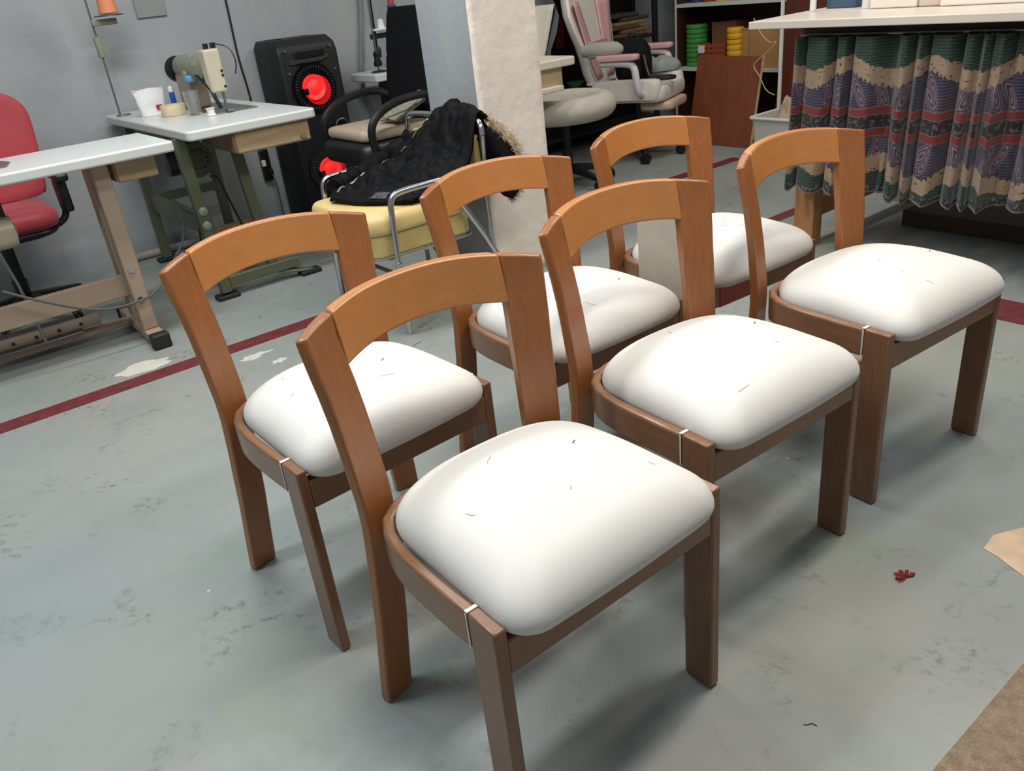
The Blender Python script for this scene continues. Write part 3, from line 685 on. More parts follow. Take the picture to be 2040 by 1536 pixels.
B(MB().tube([(2.36, 4.69, 0.56), (2.34, 4.685, 0.60), (2.29, 4.685, 0.60), (2.27, 4.69, 0.56)], 0.004, 8, smooth=2), 'trim_arc', STEEL, sk)

# ------------------------------------------------------------------ third sewing table with thread stand behind the black chair
t3 = uthing('sewing_table', 'small white-topped machine table half hidden behind the black office chair', 'sewing table', 2.9, 4.74)
B(slab(2.58, 3.2, 4.66, 5.0, 0.765, 0.81, 0.02), 'table_top', LAMINATE, t3, bevel=0.006)
B(MB().box(2.68, 2.76, 4.70, 4.80, 0.66, 0.765), 'table_bracket', BLACK, t3, bevel=0.004)
for uu in (2.7, 3.1):
    B(MB().box(uu - 0.02, uu + 0.02, 4.78, 4.82, 0.0, 0.766), 'table_leg', BLACK, t3, bevel=0.003)
s3 = uthing('thread_stand', 'chrome rod thread stand with white cone holders rising beside the black office chair', 'thread stand', 2.70, 4.80, 0.81)
B(MB().lathe([(0.002, 0.812), (0.05, 0.811), (0.05, 0.817), (0.012, 0.824)], 22, (2.69, 4.80, 0)), 'base', BLACK, s3)
B(MB().tube([(2.69, 4.80, 0.815), (2.69, 4.80, 1.6)], 0.008, 10), 'rod', CHROME, s3)
B(MB().tube([(2.72, 4.83, 0.95), (2.735, 4.83, 1.6)], 0.006, 8), 'rod', BLACK, s3)
B(MB().box(2.675, 2.80, 4.80, 4.82, 1.0, 1.03), 'cross_arm', BLACK, s3, bevel=0.003)
B(MB().box(2.69, 2.80, 4.77, 4.84, 1.045, 1.057), 'cone_tray', WHITE_P, s3, bevel=0.003)
B(MB().lathe([(0.026, 1.057), (0.024, 1.06), (0.018, 1.105), (0.006, 1.11)], 18, (2.755, 4.80, 0)), 'cone_holder', WHITE_P, s3)
B(MB().lathe([(0.024, 0.845), (0.028, 0.86), (0.018, 0.89), (0.022, 0.92), (0.012, 0.935)], 14, (2.685, 4.79, 0)), 'clamp_knob', BLACK, s3)
B(MB().lathe([(0.014, 0.89), (0.018, 0.91), (0.018, 0.94), (0.01, 0.955)], 14, (2.722, 4.825, 0)), 'clamp_knob', BLACK, s3)
bt = uthing('thread_cone', 'blue and red thread cone peeking over the black chair back', 'thread cone', 2.80, 4.80, 1.057)
B(MB().lathe([(0.004, 1.058), (0.030, 1.058), (0.028, 1.175), (0.02, 1.18)], 18, (2.85, 4.80, 0)), 'thread', mat('blue_thread', (48, 76, 104), 0.6), bt)
B(MB().lathe([(0.02, 1.18), (0.022, 1.19), (0.018, 1.25)], 16, (2.85, 4.80, 0)), 'cone_tip', mat('red_cone_tip', (190, 70, 86), 0.5), bt)
bt.location = W(2.80, 4.80, 1.057)

# ------------------------------------------------------------------ black office chair with beige cushion
bc = uthing('office_chair', 'black high-backed office chair with loop arms beside the grey side of the column', 'office chair', 2.25, 4.12)
LEATH = mat('black_leather', (24, 24, 26), 0.42, var=0.1, bump=0.15, bscale=40)
B(pad(0.50, 0.52, 0.12, 0.09, 6, 0.44, 2.24, 4.12, 0.25), 'seat', LEATH, bc)
bk = MB(); rings = []
for z, w, y in ((0.56, 0.40, 2.485), (0.66, 0.43, 2.50), (0.80, 0.44, 2.515), (0.92, 0.42, 2.53), (0.935, 0.39, 2.53), (0.95, 0.41, 2.533), (1.05, 0.385, 2.545), (1.14, 0.35, 2.555), (1.175, 0.31, 2.56)):
    rings.append([(y - (q[0]), 4.15 + q[1], z) for q in rrect(0.085, w, 0.035, 4)])
B(bk.loft(rings), 'backrest', BLACK_F, bc)
for s_ in (-1, 1):
    vv = 4.12 + s_ * 0.27
    path = [(2.14, vv - s_ * 0.06, 0.47), (2.08, vv, 0.50), (2.05, vv, 0.57), (2.06, vv, 0.66), (2.14, vv, 0.72), (2.28, vv, 0.755), (2.42, vv, 0.755), (2.50, vv - s_ * 0.04, 0.72), (2.53, vv - s_ * 0.07, 0.62)]
    B(MB().tube(path, 0.021, 10, smooth=2), 'arm_loop', BLACK, bc)
B(MB().lathe([(0.028, 0.09), (0.034, 0.25), (0.025, 0.25), (0.025, 0.44), (0.08, 0.44)], 18, (2.25, 4.12, 0)), 'gas_column', BLACK, bc)
for k in range(5):
    a = R(50 + 72 * k); c, s_ = math.cos(a), math.sin(a); cu, cv = 2.25, 4.12
    B(MB().hexa([(cu + 0.03 * s_, cv - 0.03 * c, 0.075), (cu + 0.28 * c + 0.018 * s_, cv + 0.28 * s_ - 0.018 * c, 0.06), (cu + 0.28 * c - 0.018 * s_, cv + 0.28 * s_ + 0.018 * c, 0.06), (cu - 0.03 * s_, cv + 0.03 * c, 0.075),
                (cu + 0.03 * s_, cv - 0.03 * c, 0.13), (cu + 0.28 * c + 0.018 * s_, cv + 0.28 * s_ - 0.018 * c, 0.085), (cu + 0.28 * c - 0.018 * s_, cv + 0.28 * s_ + 0.018 * c, 0.085), (cu - 0.03 * s_, cv + 0.03 * c, 0.13)]), 'base_arm', BLACK, bc, bevel=0.006)
    caster(bc, cu + 0.27 * c, cv + 0.27 * s_)
BEIGE = mat('beige_leatherette', (186, 168, 148), 0.55, var=0.04)
solo(pad(0.44, 0.46, 0.055, 0.06, 6, 0.562, 2.25, 4.12, 0.12), 'seat_cushion', BEIGE, 'flat beige leatherette cushion lying on the black office chair', 'cushion', 2.25, 4.12, 0.562)
CARPET_S = mat('speckled_carpet_sample', (150, 146, 128), 0.95, var=0.35, scale=90, bump=0.5, bscale=200)
TILT = Matrix.Rotation(-0.42, 3, 'Y')
for i, (du, dv, a) in enumerate(((0, 0, 0.1), (0.012, 0.03, 0.45), (-0.005, -0.03, -0.15), (0.02, 0.0, 0.7))):
    p = Vector((2.345, 4.0, 0.675)) + TILT @ Vector((du, dv, 0.008 * i)); u, v, zz = p
    o = solo(MB().obox((u, v, zz), (0.20, 0.19, 0.006), TILT @ Matrix.Rotation(a, 3, 'Z')), 'carpet_sample', CARPET_S,
             ['speckled carpet square at the bottom of the pile on the black chair', 'speckled carpet square fanned out second in the pile on the black chair', 'speckled carpet square lying third in the pile on the black chair', 'topmost speckled carpet square of the pile on the black chair'][i], 'carpet sample', u, v, zz, group='carpet squares on the black office chair')

# ------------------------------------------------------------------ yellow cushioned folding chair
yc = uthing('folding_chair', 'chrome tube chair with a thick cream yellow seat cushion under the jacket', 'chair', 1.63, 2.98)
YEL = mat('cream_yellow_vinyl', (222, 196, 134), 0.42, var=0.06, scale=5)
YEL_D = mat('worn_yellow_side', (188, 170, 110), 0.5, var=0.14, scale=7)
B(pad(0.50, 0.54, 0.08, 0.08, 6, 0.412, 1.625, 3.015, 0.12), 'seat_pad', YEL, yc)
B(MB().prism([(x, y, 0.32) for x, y in rrect(0.47, 0.50, 0.05, 5, 1.635, 3.015)], (0, 0, 0.10)), 'seat_box', YEL_D, yc, bevel=0.012, seg=3)
B(MB().tube([(x, y, 0.317) for x, y in rrect(0.48, 0.51, 0.055, 5, 1.635, 3.015)], 0.006, 8, closed=True), 'seat_trim', CHROME, yc)
for vv in (2.73, 3.30):
    s_ = -1 if vv < 3 else 1
    B(MB().tube([(1.47, vv, 0.0), (1.475, vv, 0.30), (1.48, vv, 0.52), (1.49, vv, 0.555), (1.52, vv, 0.572), (1.70, vv, 0.572), (1.92, vv, 0.575)], 0.0125, 12, smooth=2), 'arm_tube', CHROME, yc)
    B(MB().tube([(2.06, vv - 0.0, 0.0), (1.90, vv, 0.30), (1.78, vv, 0.50)], 0.0125, 12), 'rear_leg', CHROME, yc)
    B(MB().tube([(1.95, vv, 0.0), (1.93, vv, 0.40), (1.945, vv, 0.70)], 0.0115, 12, smooth=1), 'back_tube', CHROME, yc)
    B(MB().lathe([(0.004, -0.016), (0.009, -0.015), (0.009, 0.0)], 10, (1.475, vv, 0.30), 'Y'), 'rivet', CHROME, yc)
B(MB().tube([(1.945, 2.73, 0.70), (1.95, 2.74, 0.745), (1.955, 2.785, 0.765), (1.955, 3.245, 0.765), (1.95, 3.29, 0.745), (1.945, 3.30, 0.70)], 0.0125, 12, smooth=2), 'back_loop', CHROME, yc)
B(MB().tube([(1.475, 2.73, 0.25), (1.475, 3.30, 0.25)], 0.009, 10), 'front_stretcher', STEEL, yc)
B(MB().box(1.935, 1.965, 2.78, 3.25, 0.50, 0.70), 'back_pad', YEL_D, yc, bevel=0.012, seg=3)

# black padded jacket thrown over it
jk = uthing('jacket', 'black padded jacket with pale zip and fur hood thrown over the yellow chair', 'jacket', 1.65, 3.0, 0.52)
ROWS = [  # control points (u, v, z) from the seat front up and over the chair back
    [(1.43, 3.14, 0.505), (1.45, 3.06, 0.505), (1.49, 2.95, 0.505), (1.56, 2.84, 0.505), (1.60, 2.78, 0.505)],
    [(1.50, 3.22, 0.525), (1.55, 3.10, 0.545), (1.60, 2.98, 0.53), (1.64, 2.85, 0.525), (1.68, 2.77, 0.52)],
    [(1.62, 3.24, 0.54), (1.68, 3.12, 0.58), (1.72, 3.00, 0.57), (1.75, 2.86, 0.56), (1.78, 2.75, 0.545)],
    [(1.76, 3.22, 0.58), (1.80, 3.10, 0.63), (1.84, 2.98, 0.645), (1.86, 2.85, 0.64), (1.88, 2.74, 0.62)],
    [(1.88, 3.16, 0.66), (1.90, 3.06, 0.74), (1.93, 2.97, 0.78), (1.94, 2.86, 0.785), (1.95, 2.76, 0.77)],
    [(1.99, 3.10, 0.68), (2.0, 3.02, 0.76), (2.005, 2.94, 0.785), (2.01, 2.85, 0.775), (2.01, 2.77, 0.745)],
    [(2.02, 3.08, 0.56), (2.03, 3.00, 0.60), (2.035, 2.94, 0.62), (2.04, 2.84, 0.60), (2.045, 2.76, 0.60)],
    [(2.02, 3.06, 0.46), (2.03, 3.00, 0.48), (2.035, 2.93, 0.48), (2.04, 2.83, 0.47), (2.05, 2.77, 0.47)]]
def cr(p0, p1, p2, p3, t):
    return tuple(0.5 * (2 * b + (c - a) * t + (2 * a - 5 * b + 4 * c - d) * t * t + (3 * b - a - 3 * c + d) * t ** 3) for a, b, c, d in zip(p0, p1, p2, p3))
def cspline(P, t):
    n = len(P) - 1; x = min(n - 1e-6, max(0, t * n)); i = int(x); f = x - i
    return cr(P[max(0, i - 1)], P[i], P[i + 1], P[min(n, i + 2)], f)
def jsurf(a, b):
    rows = [cspline(r, a) for r in ROWS]; p = Vector(cspline(rows, b))
    w = noise.noise(Vector((a * 6, b * 15, 1.3))) * 0.022 + noise.noise(Vector((a * 17, b * 34 + 3 * a, 7))) * 0.017 + 0.010 * math.sin(26 * b + 8 * a + 3 * noise.noise(Vector((a * 4, b * 4, 5))))
    edge = min(1, 5 * min(a, 1 - a, b, 1 - b) + 0.25)
    return (p.x - 0.25 * w * edge, p.y, p.z + 0.004 + w * edge)
JACK = mat('black_nylon', (9, 9, 11), 0.68, var=0.2, scale=20, bump=0.3, bscale=40)
for _m in (JACK, BLACK_F): _m.node_tree.nodes['Principled BSDF'].inputs['Specular IOR Level'].default_value = 0.15
B(MB().grid(jsurf, 60, 90), 'jacket_shell', JACK, jk, solid=0.016, angle=80)
zp = [jsurf(0.10 + 0.16 * k / 30, 0.08 + 0.50 * k / 30) for k in range(31)]
B(MB().tube([(p[0], p[1], p[2] + 0.008) for p in zp], 0.0045, 6), 'zip', mat('pale_brass_zip', (176, 168, 134), 0.4, 0.4), jk)
slv = [(1.50, 3.21, 0.535), (1.57, 3.235, 0.55), (1.67, 3.24, 0.57), (1.78, 3.22, 0.61), (1.88, 3.16, 0.68)]
slv = [cspline(slv, k / 24) for k in range(25)]
B(MB().tube(slv, lambda t: 0.038 + 0.008 * math.sin(t * 40), 14), 'sleeve', JACK, jk)
hood = [(2.0, 2.80, 0.70), (2.05, 2.74, 0.60), (2.06, 2.72, 0.50), (2.05, 2.74, 0.44)]
B(MB().tube([cspline(hood, k / 16) for k in range(17)], lambda t: 0.055 - 0.02 * t, 14), 'hood', JACK, jk)
FUR = mat('tan_fur', (214, 186, 152), 0.9, var=0.3, scale=60)
fb = MB()
for k in range(1100):
    t = random.random(); p = Vector(cspline([(1.96, 2.70, 0.76), (2.06, 2.69, 0.66), (2.085, 2.69, 0.56), (2.085, 2.71, 0.47), (2.05, 2.73, 0.42)], t))
    d = Vector((random.gauss(0.5, 0.5), random.gauss(-0.5, 0.5), random.gauss(-0.3, 0.5))).normalized() * random.uniform(0.014, 0.034)
    q = p + Vector((random.gauss(0, 0.008), random.gauss(0, 0.008), random.gauss(0, 0.008)))
    sd = d.cross(Vector((random.random(), random.random(), random.random()))).normalized() * 0.0016
    fb.add([q - sd, q + sd, q + d], [(0, 1, 2)])
fo = B(fb, 'fur_trim', FUR, jk, smooth=False); fo['kind'] = 'stuff'
B(MB().grid(lambda a, b: tuple(Vector(jsurf(0.52 + 0.14 * a, 0.02 + 0.06 * b)) + Vector((0, 0, 0.012))), 6, 5), 'grey_print', mat('grey_print', (64, 68, 68), 0.7, var=0.7, scale=60), jk)

# ------------------------------------------------------------------ right background: machine table, grey ring seat, gaming chairs
CREAM_T = mat('cream_table', (212, 202, 186), 0.4, var=0.03)
t4 = uthing('sewing_table', 'cream machine table with a drawer jutting out right of the white column', 'sewing table', 3.1, 3.95)
B(slab(2.75, 3.37, 3.70, 4.25, 0.77, 0.815, 0.05), 'table_top', CREAM_T, t4, bevel=0.006)
dr = B(MB().box(3.0, 3.28, 3.74, 4.1, 0.655, 0.77), 'drawer', mat('cream_drawer', (196, 176, 142), 0.5, var=0.05), t4, bevel=0.008)
B(MB().box(2.98, 3.25, 3.70, 3.745, 0.645, 0.672), 'drawer_lip', CREAM_T, t4, parent=dr, bevel=0.005)
for uu in (2.8, 3.0):
    B(MB().box(uu - 0.025, uu + 0.025, 4.12, 4.17, 0.0, 0.77), 'table_leg', BLACK, t4, bevel=0.004)

def star_base(root, cu, cv, r=0.28, rot=20, hub=None, zc=0.42, caster_r=0.03, material=None):
    mt = material or BLACK
    B(MB().lathe([(0.028, 0.09), (0.034, 0.24), (0.025, 0.24), (0.025, zc), (0.07, zc)], 18, (cu, cv, 0)), 'gas_column', BLACK, root)
    for k in range(5):
        a = R(rot + 72 * k); c, s_ = math.cos(a), math.sin(a)
        rings = []
        for t in range(7):
            q = t / 6; x = cu + r * q * c; y = cv + r * q * s_; w = 0.034 - 0.014 * q; z1 = 0.135 - 0.05 * q ** 1.5; z0 = z1 - 0.045 + 0.018 * q
            rings.append([(x + w * s_, y - w * c, z0), (x - w * s_, y + w * c, z0), (x - w * s_ * 0.7, y + w * c * 0.7, z1), (x + w * s_ * 0.7, y - w * c * 0.7, z1)])
        B(MB().loft(rings), 'base_arm', mt, root, bevel=0.004)
        caster(root, cu + (r - 0.01) * c, cv + (r - 0.01) * s_, r=caster_r, hub=hub)

GREYF = mat('light_grey_fabric', (182, 178, 166), 0.8, var=0.08, scale=25, bump=0.12, bscale=70)
rs = uthing('swivel_stool', 'swivel stool with a thick light grey ring-edged seat beside the white column', 'stool', 3.52, 4.02)
rings = []
for i in range(25):
    a = 2 * PI * i / 24
    rings.append((0.255 + 0.085 * math.cos(a), 0.495 + 0.075 * math.sin(a)))
prf = [(0.02, 0.50), (0.10, 0.50), (0.17, 0.515)] + [(0.255 + 0.085 * math.cos(R(d)), 0.495 + 0.075 * math.sin(R(d))) for d in range(150, -121, -15)] + [(0.05, 0.43)]
B(MB().lathe(prf, 44, (3.50, 4.02, 0)), 'ring_seat', GREYF, rs, angle=60)
star_base(rs, 3.52, 4.02, 0.30, 340, None, 0.43)

def gaming_chair(name, label, x, y, heading, pal, z0=0.0, hub=None):
    # built with local +y as the facing direction
    t = thing(name, label, 'gaming chair', xy=(x, y)); t.rotation_euler = (0, 0, heading - PI / 2); BASE[t.name] = (0, 0, 0)
    main, accent, dark = pal
    # seat with raised bolsters
    def seat(a, b):
        X = -0.25 + 0.50 * a; Y = -0.25 + 0.51 * b
        bol = max(0, (abs(X) - 0.15) / 0.12); z = 0.50 + 0.045 * min(1, bol) * (1 - 0.35 * b) - 0.02 * max(0, (b - 0.8) / 0.2) ** 2
        return (X * (1 - 0.10 * max(0, b - 0.7)), Y, z)
    B(MB().grid(seat, 22, 16), 'seat_cover', main, t, solid=0.012)
    B(pad(0.54, 0.55, 0.10, 0.08, 6, 0.405, 0, 0.025, 0.10), 'seat_foam', main, t)
    for s in (-1, 1):
        B(pad(0.11, 0.50, 0.13, 0.05, 5, 0.42, s * 0.225, 0.03, 0.15), 'seat_bolster', main, t)
        B(MB().grid(lambda a, b, s=s: tuple(Vector(seat(0.5 + s * (0.20 + 0.10 * a), b)) + Vector((0, 0, 0.007))), 4, 14), 'seat_stripe', accent, t, solid=0.002)
    # backrest: waist, wings, shoulder
    prof = [(0.52, 0.22), (0.60, 0.25), (0.68, 0.25), (0.78, 0.265), (0.88, 0.31), (0.98, 0.335), (1.06, 0.31), (1.16, 0.25), (1.26, 0.21), (1.32, 0.16)]
    rings = []
    for z, w in prof:
        yy = -0.26 - 0.24 * (z - 0.52)
        ring = []
        for k in range(24):
            a = 2 * PI * k / 24; cx = math.cos(a); sy = math.sin(a)
            ring.append((w * math.copysign(abs(cx) ** 0.7, cx), yy + 0.05 * math.copysign(abs(sy) ** 0.7, sy) + 0.055 * (abs(cx) ** 3), z))
        rings.append(ring)
    B(MB().loft(rings), 'backrest', main, t)
    for s in (-1, 1):
        def wing(a, b):
            z = 0.56 + 0.50 * b; w = 0.045 + 0.10 * b ** 0.8 + (0.105 + 0.05 * b) * a
            yy = -0.26 - 0.24 * (z - 0.52)
            return (s * w, yy + 0.056 + 0.03 * max(0, (w / 0.26)) ** 3, z)
        B(MB().grid(wing, 5, 14), 'accent_panel', accent, t, solid=0.008)
        if not hub: continue
        # loop arm
        loop = [(s * 0.25, -0.12, 0.46), (s * 0.32, -0.12, 0.47), (s * 0.335, -0.11, 0.54), (s * 0.335, -0.10, 0.64), (s * 0.335, -0.06, 0.67), (s * 0.335, 0.14, 0.675)]
        am = B(MB().tube([(p[0], p[1] * -1 + 0.04, p[2]) for p in loop], 0.024, 12, smooth=2), 'arm_bracket', dark, t)
        B(pad(0.085, 0.30, 0.035, 0.03, 5, 0.69, s * 0.335, 0.02, 0.1), 'arm_pad', accent, t)
    B(MB().prism([(-0.16, -0.263, 0.80), (0.16, -0.263, 0.80), (0.11, -0.275, 0.64), (-0.11, -0.275, 0.64)], (0, 0.012, 0)), 'lumbar_print', accent, t, bevel=0.004)
    if hub: B(pad(0.36, 0.24, 0.055, 0.05, 5, 0.345, 0.02, 0.22, 0.12), 'footrest', mat('dusty_pink_pad', (196, 166, 150), 0.5, var=0.06), t)
    star_base(t, 0, 0.02, 0.31 if hub else 0.24, 30, hub, 0.41, 0.035)
    return t
PINK = mat('pale_pink_leatherette', (206, 158, 162), 0.4, var=0.04); OFFW = mat('offwhite_leatherette', (214, 208, 198), 0.4, var=0.04)
WH_ARM = mat('white_arm_plastic', (208, 204, 206), 0.35)
gaming_chair('gaming_chair', 'white and pink gaming chair facing right, backpack on its seat', 1.10, 5.99, R(-32), (OFFW, PINK, WH_ARM), hub=mat('pale_hub', (214, 188, 180), 0.4))
BKL = mat('black_leatherette', (22, 22, 24), 0.4); CRM = mat('cream_leatherette', (206, 198, 180), 0.4)
gaming_chair('gaming_chair', 'black and cream gaming chair back between the white column and the pink chair', W(3.58, 4.60).x, W(3.58, 4.60).y, R(-99.5), (BKL, CRM, BLACK))

# ------------------------------------------------------------------ things heaped on the pink chair
bp = thing('backpack', 'black backpack with loose strap sitting on the pink gaming chair', 'backpack', xy=(1.10, 5.98), z=0.53); bp.rotation_euler = (0, 0, R(-22)); BASE[bp.name] = (0, 0, 0)
rings = []
for z, w, d in ((0, 0.11, 0.075), (0.03, 0.125, 0.09), (0.12, 0.125, 0.09), (0.20, 0.11, 0.075), (0.25, 0.08, 0.05), (0.265, 0.04, 0.02)):
    rings.append([(w * math.copysign(abs(math.cos(a)) ** 0.6, math.cos(a)) + 0.01 * noise.noise(Vector((a, z * 9, 2))), d * math.copysign(abs(math.sin(a)) ** 0.6, math.sin(a)), z) for a in [2 * PI * k / 22 for k in range(22)]])
B(MB().loft(rings), 'pack_body', BLACK_F, bp)
B(pad(0.15, 0.05, 0.14, 0.02, 5, 0.02, 0.0, -0.095, 0.1), 'front_pocket', BLACK_F, bp)
B(MB().tube([(-0.04, 0, 0.26), (-0.03, 0, 0.30), (0.03, 0, 0.30), (0.04, 0, 0.26)], 0.008, 8, smooth=2), 'carry_loop', BLACK, bp)
B(MB().tube([(0.09, -0.10, 0.16), (0.12, -0.14, 0.06), (0.15, -0.17, 0.012), (0.24, -0.19, 0.012), (0.31, -0.14, 0.012), (0.28, -0.06, 0.012), (0.18, -0.07, 0.012), (0.12, -0.08, 0.02)], 0.012, 8, smooth=2), 'shoulder_strap', BLACK, bp)
gc = thing('folded_cloth', 'grey green crumpled cloth lying on the pink chair seat by the backpack', 'cloth', xy=(1.30, 6.10), z=0.555); gc.rotation_euler = (0, 0, R(-22)); BASE[gc.name] = (0, 0, 0)
def blob(w, d, h, seed, amp=0.25):
    rings = []
    for i in range(9):
        t = i / 8; k = math.sin(PI * (0.08 + 0.5 * (1 - t)) ) if t > 0 else 0.95
        rings.append([(w * k * math.cos(a) * (1 + amp * noise.noise(Vector((math.cos(a) * 2 + seed, math.sin(a) * 2, t * 2)))), d * k * math.sin(a) * (1 + amp * noise.noise(Vector((math.cos(a) * 2, math.sin(a) * 2 + seed, t * 2)))), h * (1 - (1 - t) ** 2) * (1 + 0.3 * noise.noise(Vector((a, t * 3, seed))))) for a in [2 * PI * q / 26 for q in range(26)]])
    return MB().loft(rings)
SAGE = mat('sage_cloth', (136, 146, 138), 0.85, var=0.12, bump=0.4, bscale=25)
B(blob(0.14, 0.08, 0.085, 3.3), 'cloth_heap', SAGE, gc); B(blob(0.07, 0.06, 0.05, 6.3), 'cloth_fold', SAGE, gc)
gp = thing('arm_cushion', 'grey bolster cushion strapped over the near arm of the pink chair', 'cushion', xy=(0.86, 5.78), z=0.728); gp.rotation_euler = (0, 0, R(-22)); BASE[gp.name] = (0, 0, 0)
B(MB().lathe([(0.004, -0.15), (0.035, -0.14), (0.05, -0.08), (0.052, 0.02), (0.045, 0.10), (0.02, 0.135), (0.004, 0.14)], 20, (0, 0, 0.03), 'X'), 'bolster', mat('grey_velvet', (150, 148, 142), 0.8, var=0.08), gp)
B(MB().box(-0.10, 0.08, -0.045, 0.045, -0.012, 0.0), 'strap_base', mat('grey_velvet_d', (120, 118, 114), 0.8), gp, bevel=0.004)
# ------------------------------------------------------------------ dark storage rack along the wall
DARKM = mat('dark_rack_metal', (30, 31, 33), 0.5, var=0.2)
rk = uthing('storage_rack', 'dark open storage rack against the grey wall behind the gaming chairs', 'shelving', 4.85, 4.9)
for uu in (3.92, 5.23):
    for vv in (4.82, 5.06):
        B(MB().box(uu - 0.018, uu + 0.018, vv - 0.018, vv + 0.018, 0, 1.5), 'upright', DARKM, rk, bevel=0.002)
for zz in (0.10, 0.42, 0.72, 1.14):
    B(MB().box(3.90, 5.25, 4.80, 5.075, zz, zz + 0.022), 'shelf_board', DARKM, rk, bevel=0.002)
B(MB().box(3.90, 5.25, 5.078, 5.086, 0.0, 1.5), 'back_sheet', DARKM, rk)
FB = [(98, 74, 48), (122, 92, 52), (84, 66, 46), (134, 110, 72), (70, 58, 44), (60, 50, 40)]
for i, c in enumerate(FB):
    du = 0.06 * math.sin(i * 2.1); w = 0.36 - 0.02 * (i % 3)
    solo(pad(w, 0.23, 0.028, 0.04, 5, 0.743 + 0.0285 * i, 4.97 + du, 4.935, 0.1), 'folded_fabric', mat('brown_fabric_%d' % i, c, 0.85, var=0.25, scale=20, bump=0.3),
         'folded brown fabric on the dark rack, ' + ['lowest of its stack', 'second from the bottom of its stack', 'third from the bottom of its stack', 'fourth from the bottom of its stack', 'second from the top of its stack', 'topmost of its stack'][i], 'fabric', 4.97 + du, 4.935, 0.743 + 0.0285 * i, group='folded fabrics on the dark rack')
RR = mat('red_fabric_roll', (150, 48, 50), 0.7, var=0.15); RR2 = mat('dark_red_roll', (96, 30, 36), 0.7, var=0.15)
for i, uu in enumerate((4.29, 4.38, 4.47)):
    solo(MB().lathe([(0.004, 0), (0.038, 0.0), (0.040, 0.01), (0.040, 0.19), (0.036, 0.2), (0.004, 0.2)], 18, (uu, 4.90, 0.743)), 'fabric_roll', RR if i % 2 == 0 else RR2,
         ['red upright fabric roll on the dark rack, nearest the cream gaming chair', 'dark red upright fabric roll standing between two red rolls on the rack', 'red upright fabric roll on the dark rack, nearest the pink chair'][i], 'fabric roll', uu, 4.90, 0.743, group='fabric rolls on the dark rack')
solo(MB().lathe([(0.03, 0.0), (0.05, 0.02), (0.07, 0.05), (0.066, 0.05), (0.045, 0.02), (0.004, 0.008)], 24, (4.40, 4.885, 0.443)), 'green_bowl', mat('mint_plastic', (106, 158, 130), 0.4), 'mint green plastic bowl on the lower shelf of the dark rack', 'bowl', 4.40, 4.885, 0.443)

# ------------------------------------------------------------------ bookcase with rolls and boxes
BKC = mat('dark_brown_melamine', (58, 34, 26), 0.45, var=0.15, scale=6)
SH_E = mat('white_shelf_edge', (196, 204, 192), 0.5, var=0.05)
bk = uthing('bookcase', 'dark brown bookcase with white-edged shelves against the back wall', 'bookcase', 5.5, 4.16)
B(MB().box(5.30, 5.68, 4.655, 4.685, 0, 1.5), 'side_panel', BKC, bk, bevel=0.002)
B(MB().box(5.30, 5.68, 3.46, 3.49, 0, 1.5), 'side_panel', BKC, bk, bevel=0.002)
B(MB().box(5.67, 5.685, 3.49, 4.655, 0, 1.5), 'back_panel', BKC, bk)
for zz in (0.04, 0.445, 0.905, 1.44):
    sf = B(MB().box(5.302, 5.67, 3.49, 4.655, zz, zz + 0.025), 'shelf', SH_E if zz in (0.445, 0.905) else BKC, bk, bevel=0.001)
B(MB().box(5.296, 5.302, 4.655, 4.672, 0.0, 1.5), 'edge_strip', SH_E, bk)
GRN = mat('green_webbing', (62, 138, 58), 0.7, var=0.12, scale=30); YLW = mat('yellow_webbing', (222, 172, 36), 0.7, var=0.1, scale=30)
def roll_stack(n, z0, h, r, u, v, material, nm, lab, grp):
    for i in range(n):
        j = 0.004 * math.sin(i * 2.3)
        o = solo(MB().lathe([(0.015, 0.0), (r, 0.0), (r + 0.004, h * 0.25), (r + 0.004, h * 0.72), (r, h * 0.94), (0.015, h * 0.94)], 26, (u + j, v + j, z0 + i * h)), nm, material, lab % (
            ['lowest', 'second from bottom', 'third from bottom', 'fourth from bottom', 'fifth from bottom', 'fifth from top', 'fourth from top', 'third from top', 'second from top', 'topmost'][i if i < n // 2 else 10 - n + i]), 'webbing roll', u + j, v + j, z0 + i * h, group=grp)
roll_stack(9, 0.471, 0.034, 0.080, 5.42, 4.555, GRN, 'webbing_roll', 'green webbing roll in the bookcase, %s of the green stack', 'green webbing rolls')
roll_stack(7, 0.471, 0.040, 0.060, 5.37, 4.145, YLW, 'webbing_roll', 'yellow webbing roll in the bookcase, %s of the yellow stack', 'yellow webbing rolls')
CARD = mat('brown_cardboard', (178, 134, 84), 0.75, var=0.08, scale=6); CARD2 = mat('dark_cardboard', (132, 90, 58), 0.75, var=0.1, scale=6)
def carton(u0, u1, v0, v1, z0, z1, m, lab):
    t = uthing('cardboard_box', lab, 'cardboard box', (u0 + u1) / 2, (v0 + v1) / 2, z0)
    B(MB().box(u0, u1, v0, v1, z0, z1), 'box_body', m, t, bevel=0.003)
    B(MB().box(u0 - 0.002, u1 + 0.002, (v0 + v1) / 2 - 0.02, (v0 + v1) / 2 + 0.02, z1 - 0.0, z1 + 0.002), 'tape_strip', mat('tan_tape', (196, 160, 110), 0.4), t)
    B(MB().box(u0 - 0.004, u0 + 0.02, v0, v1, z1 - 0.004, z1 + 0.004), 'flap', m, t, bevel=0.001)
    return t
carton(5.36, 5.60, 4.0, 4.075, 0.471, 0.735, CARD, 'tall narrow cardboard carton in the bookcase beside the yellow rolls')
carton(5.33, 5.60, 3.72, 3.99, 0.471, 0.75, CARD, 'pale cardboard carton at the right end of the bookcase shelf')
carton(5.47, 5.64, 4.22, 4.45, 0.471, 0.775, CARD2, 'dark cardboard box behind the terracotta crate in the bookcase')
TERR = mat('terracotta_plastic', (158, 74, 44), 0.55, var=0.1)
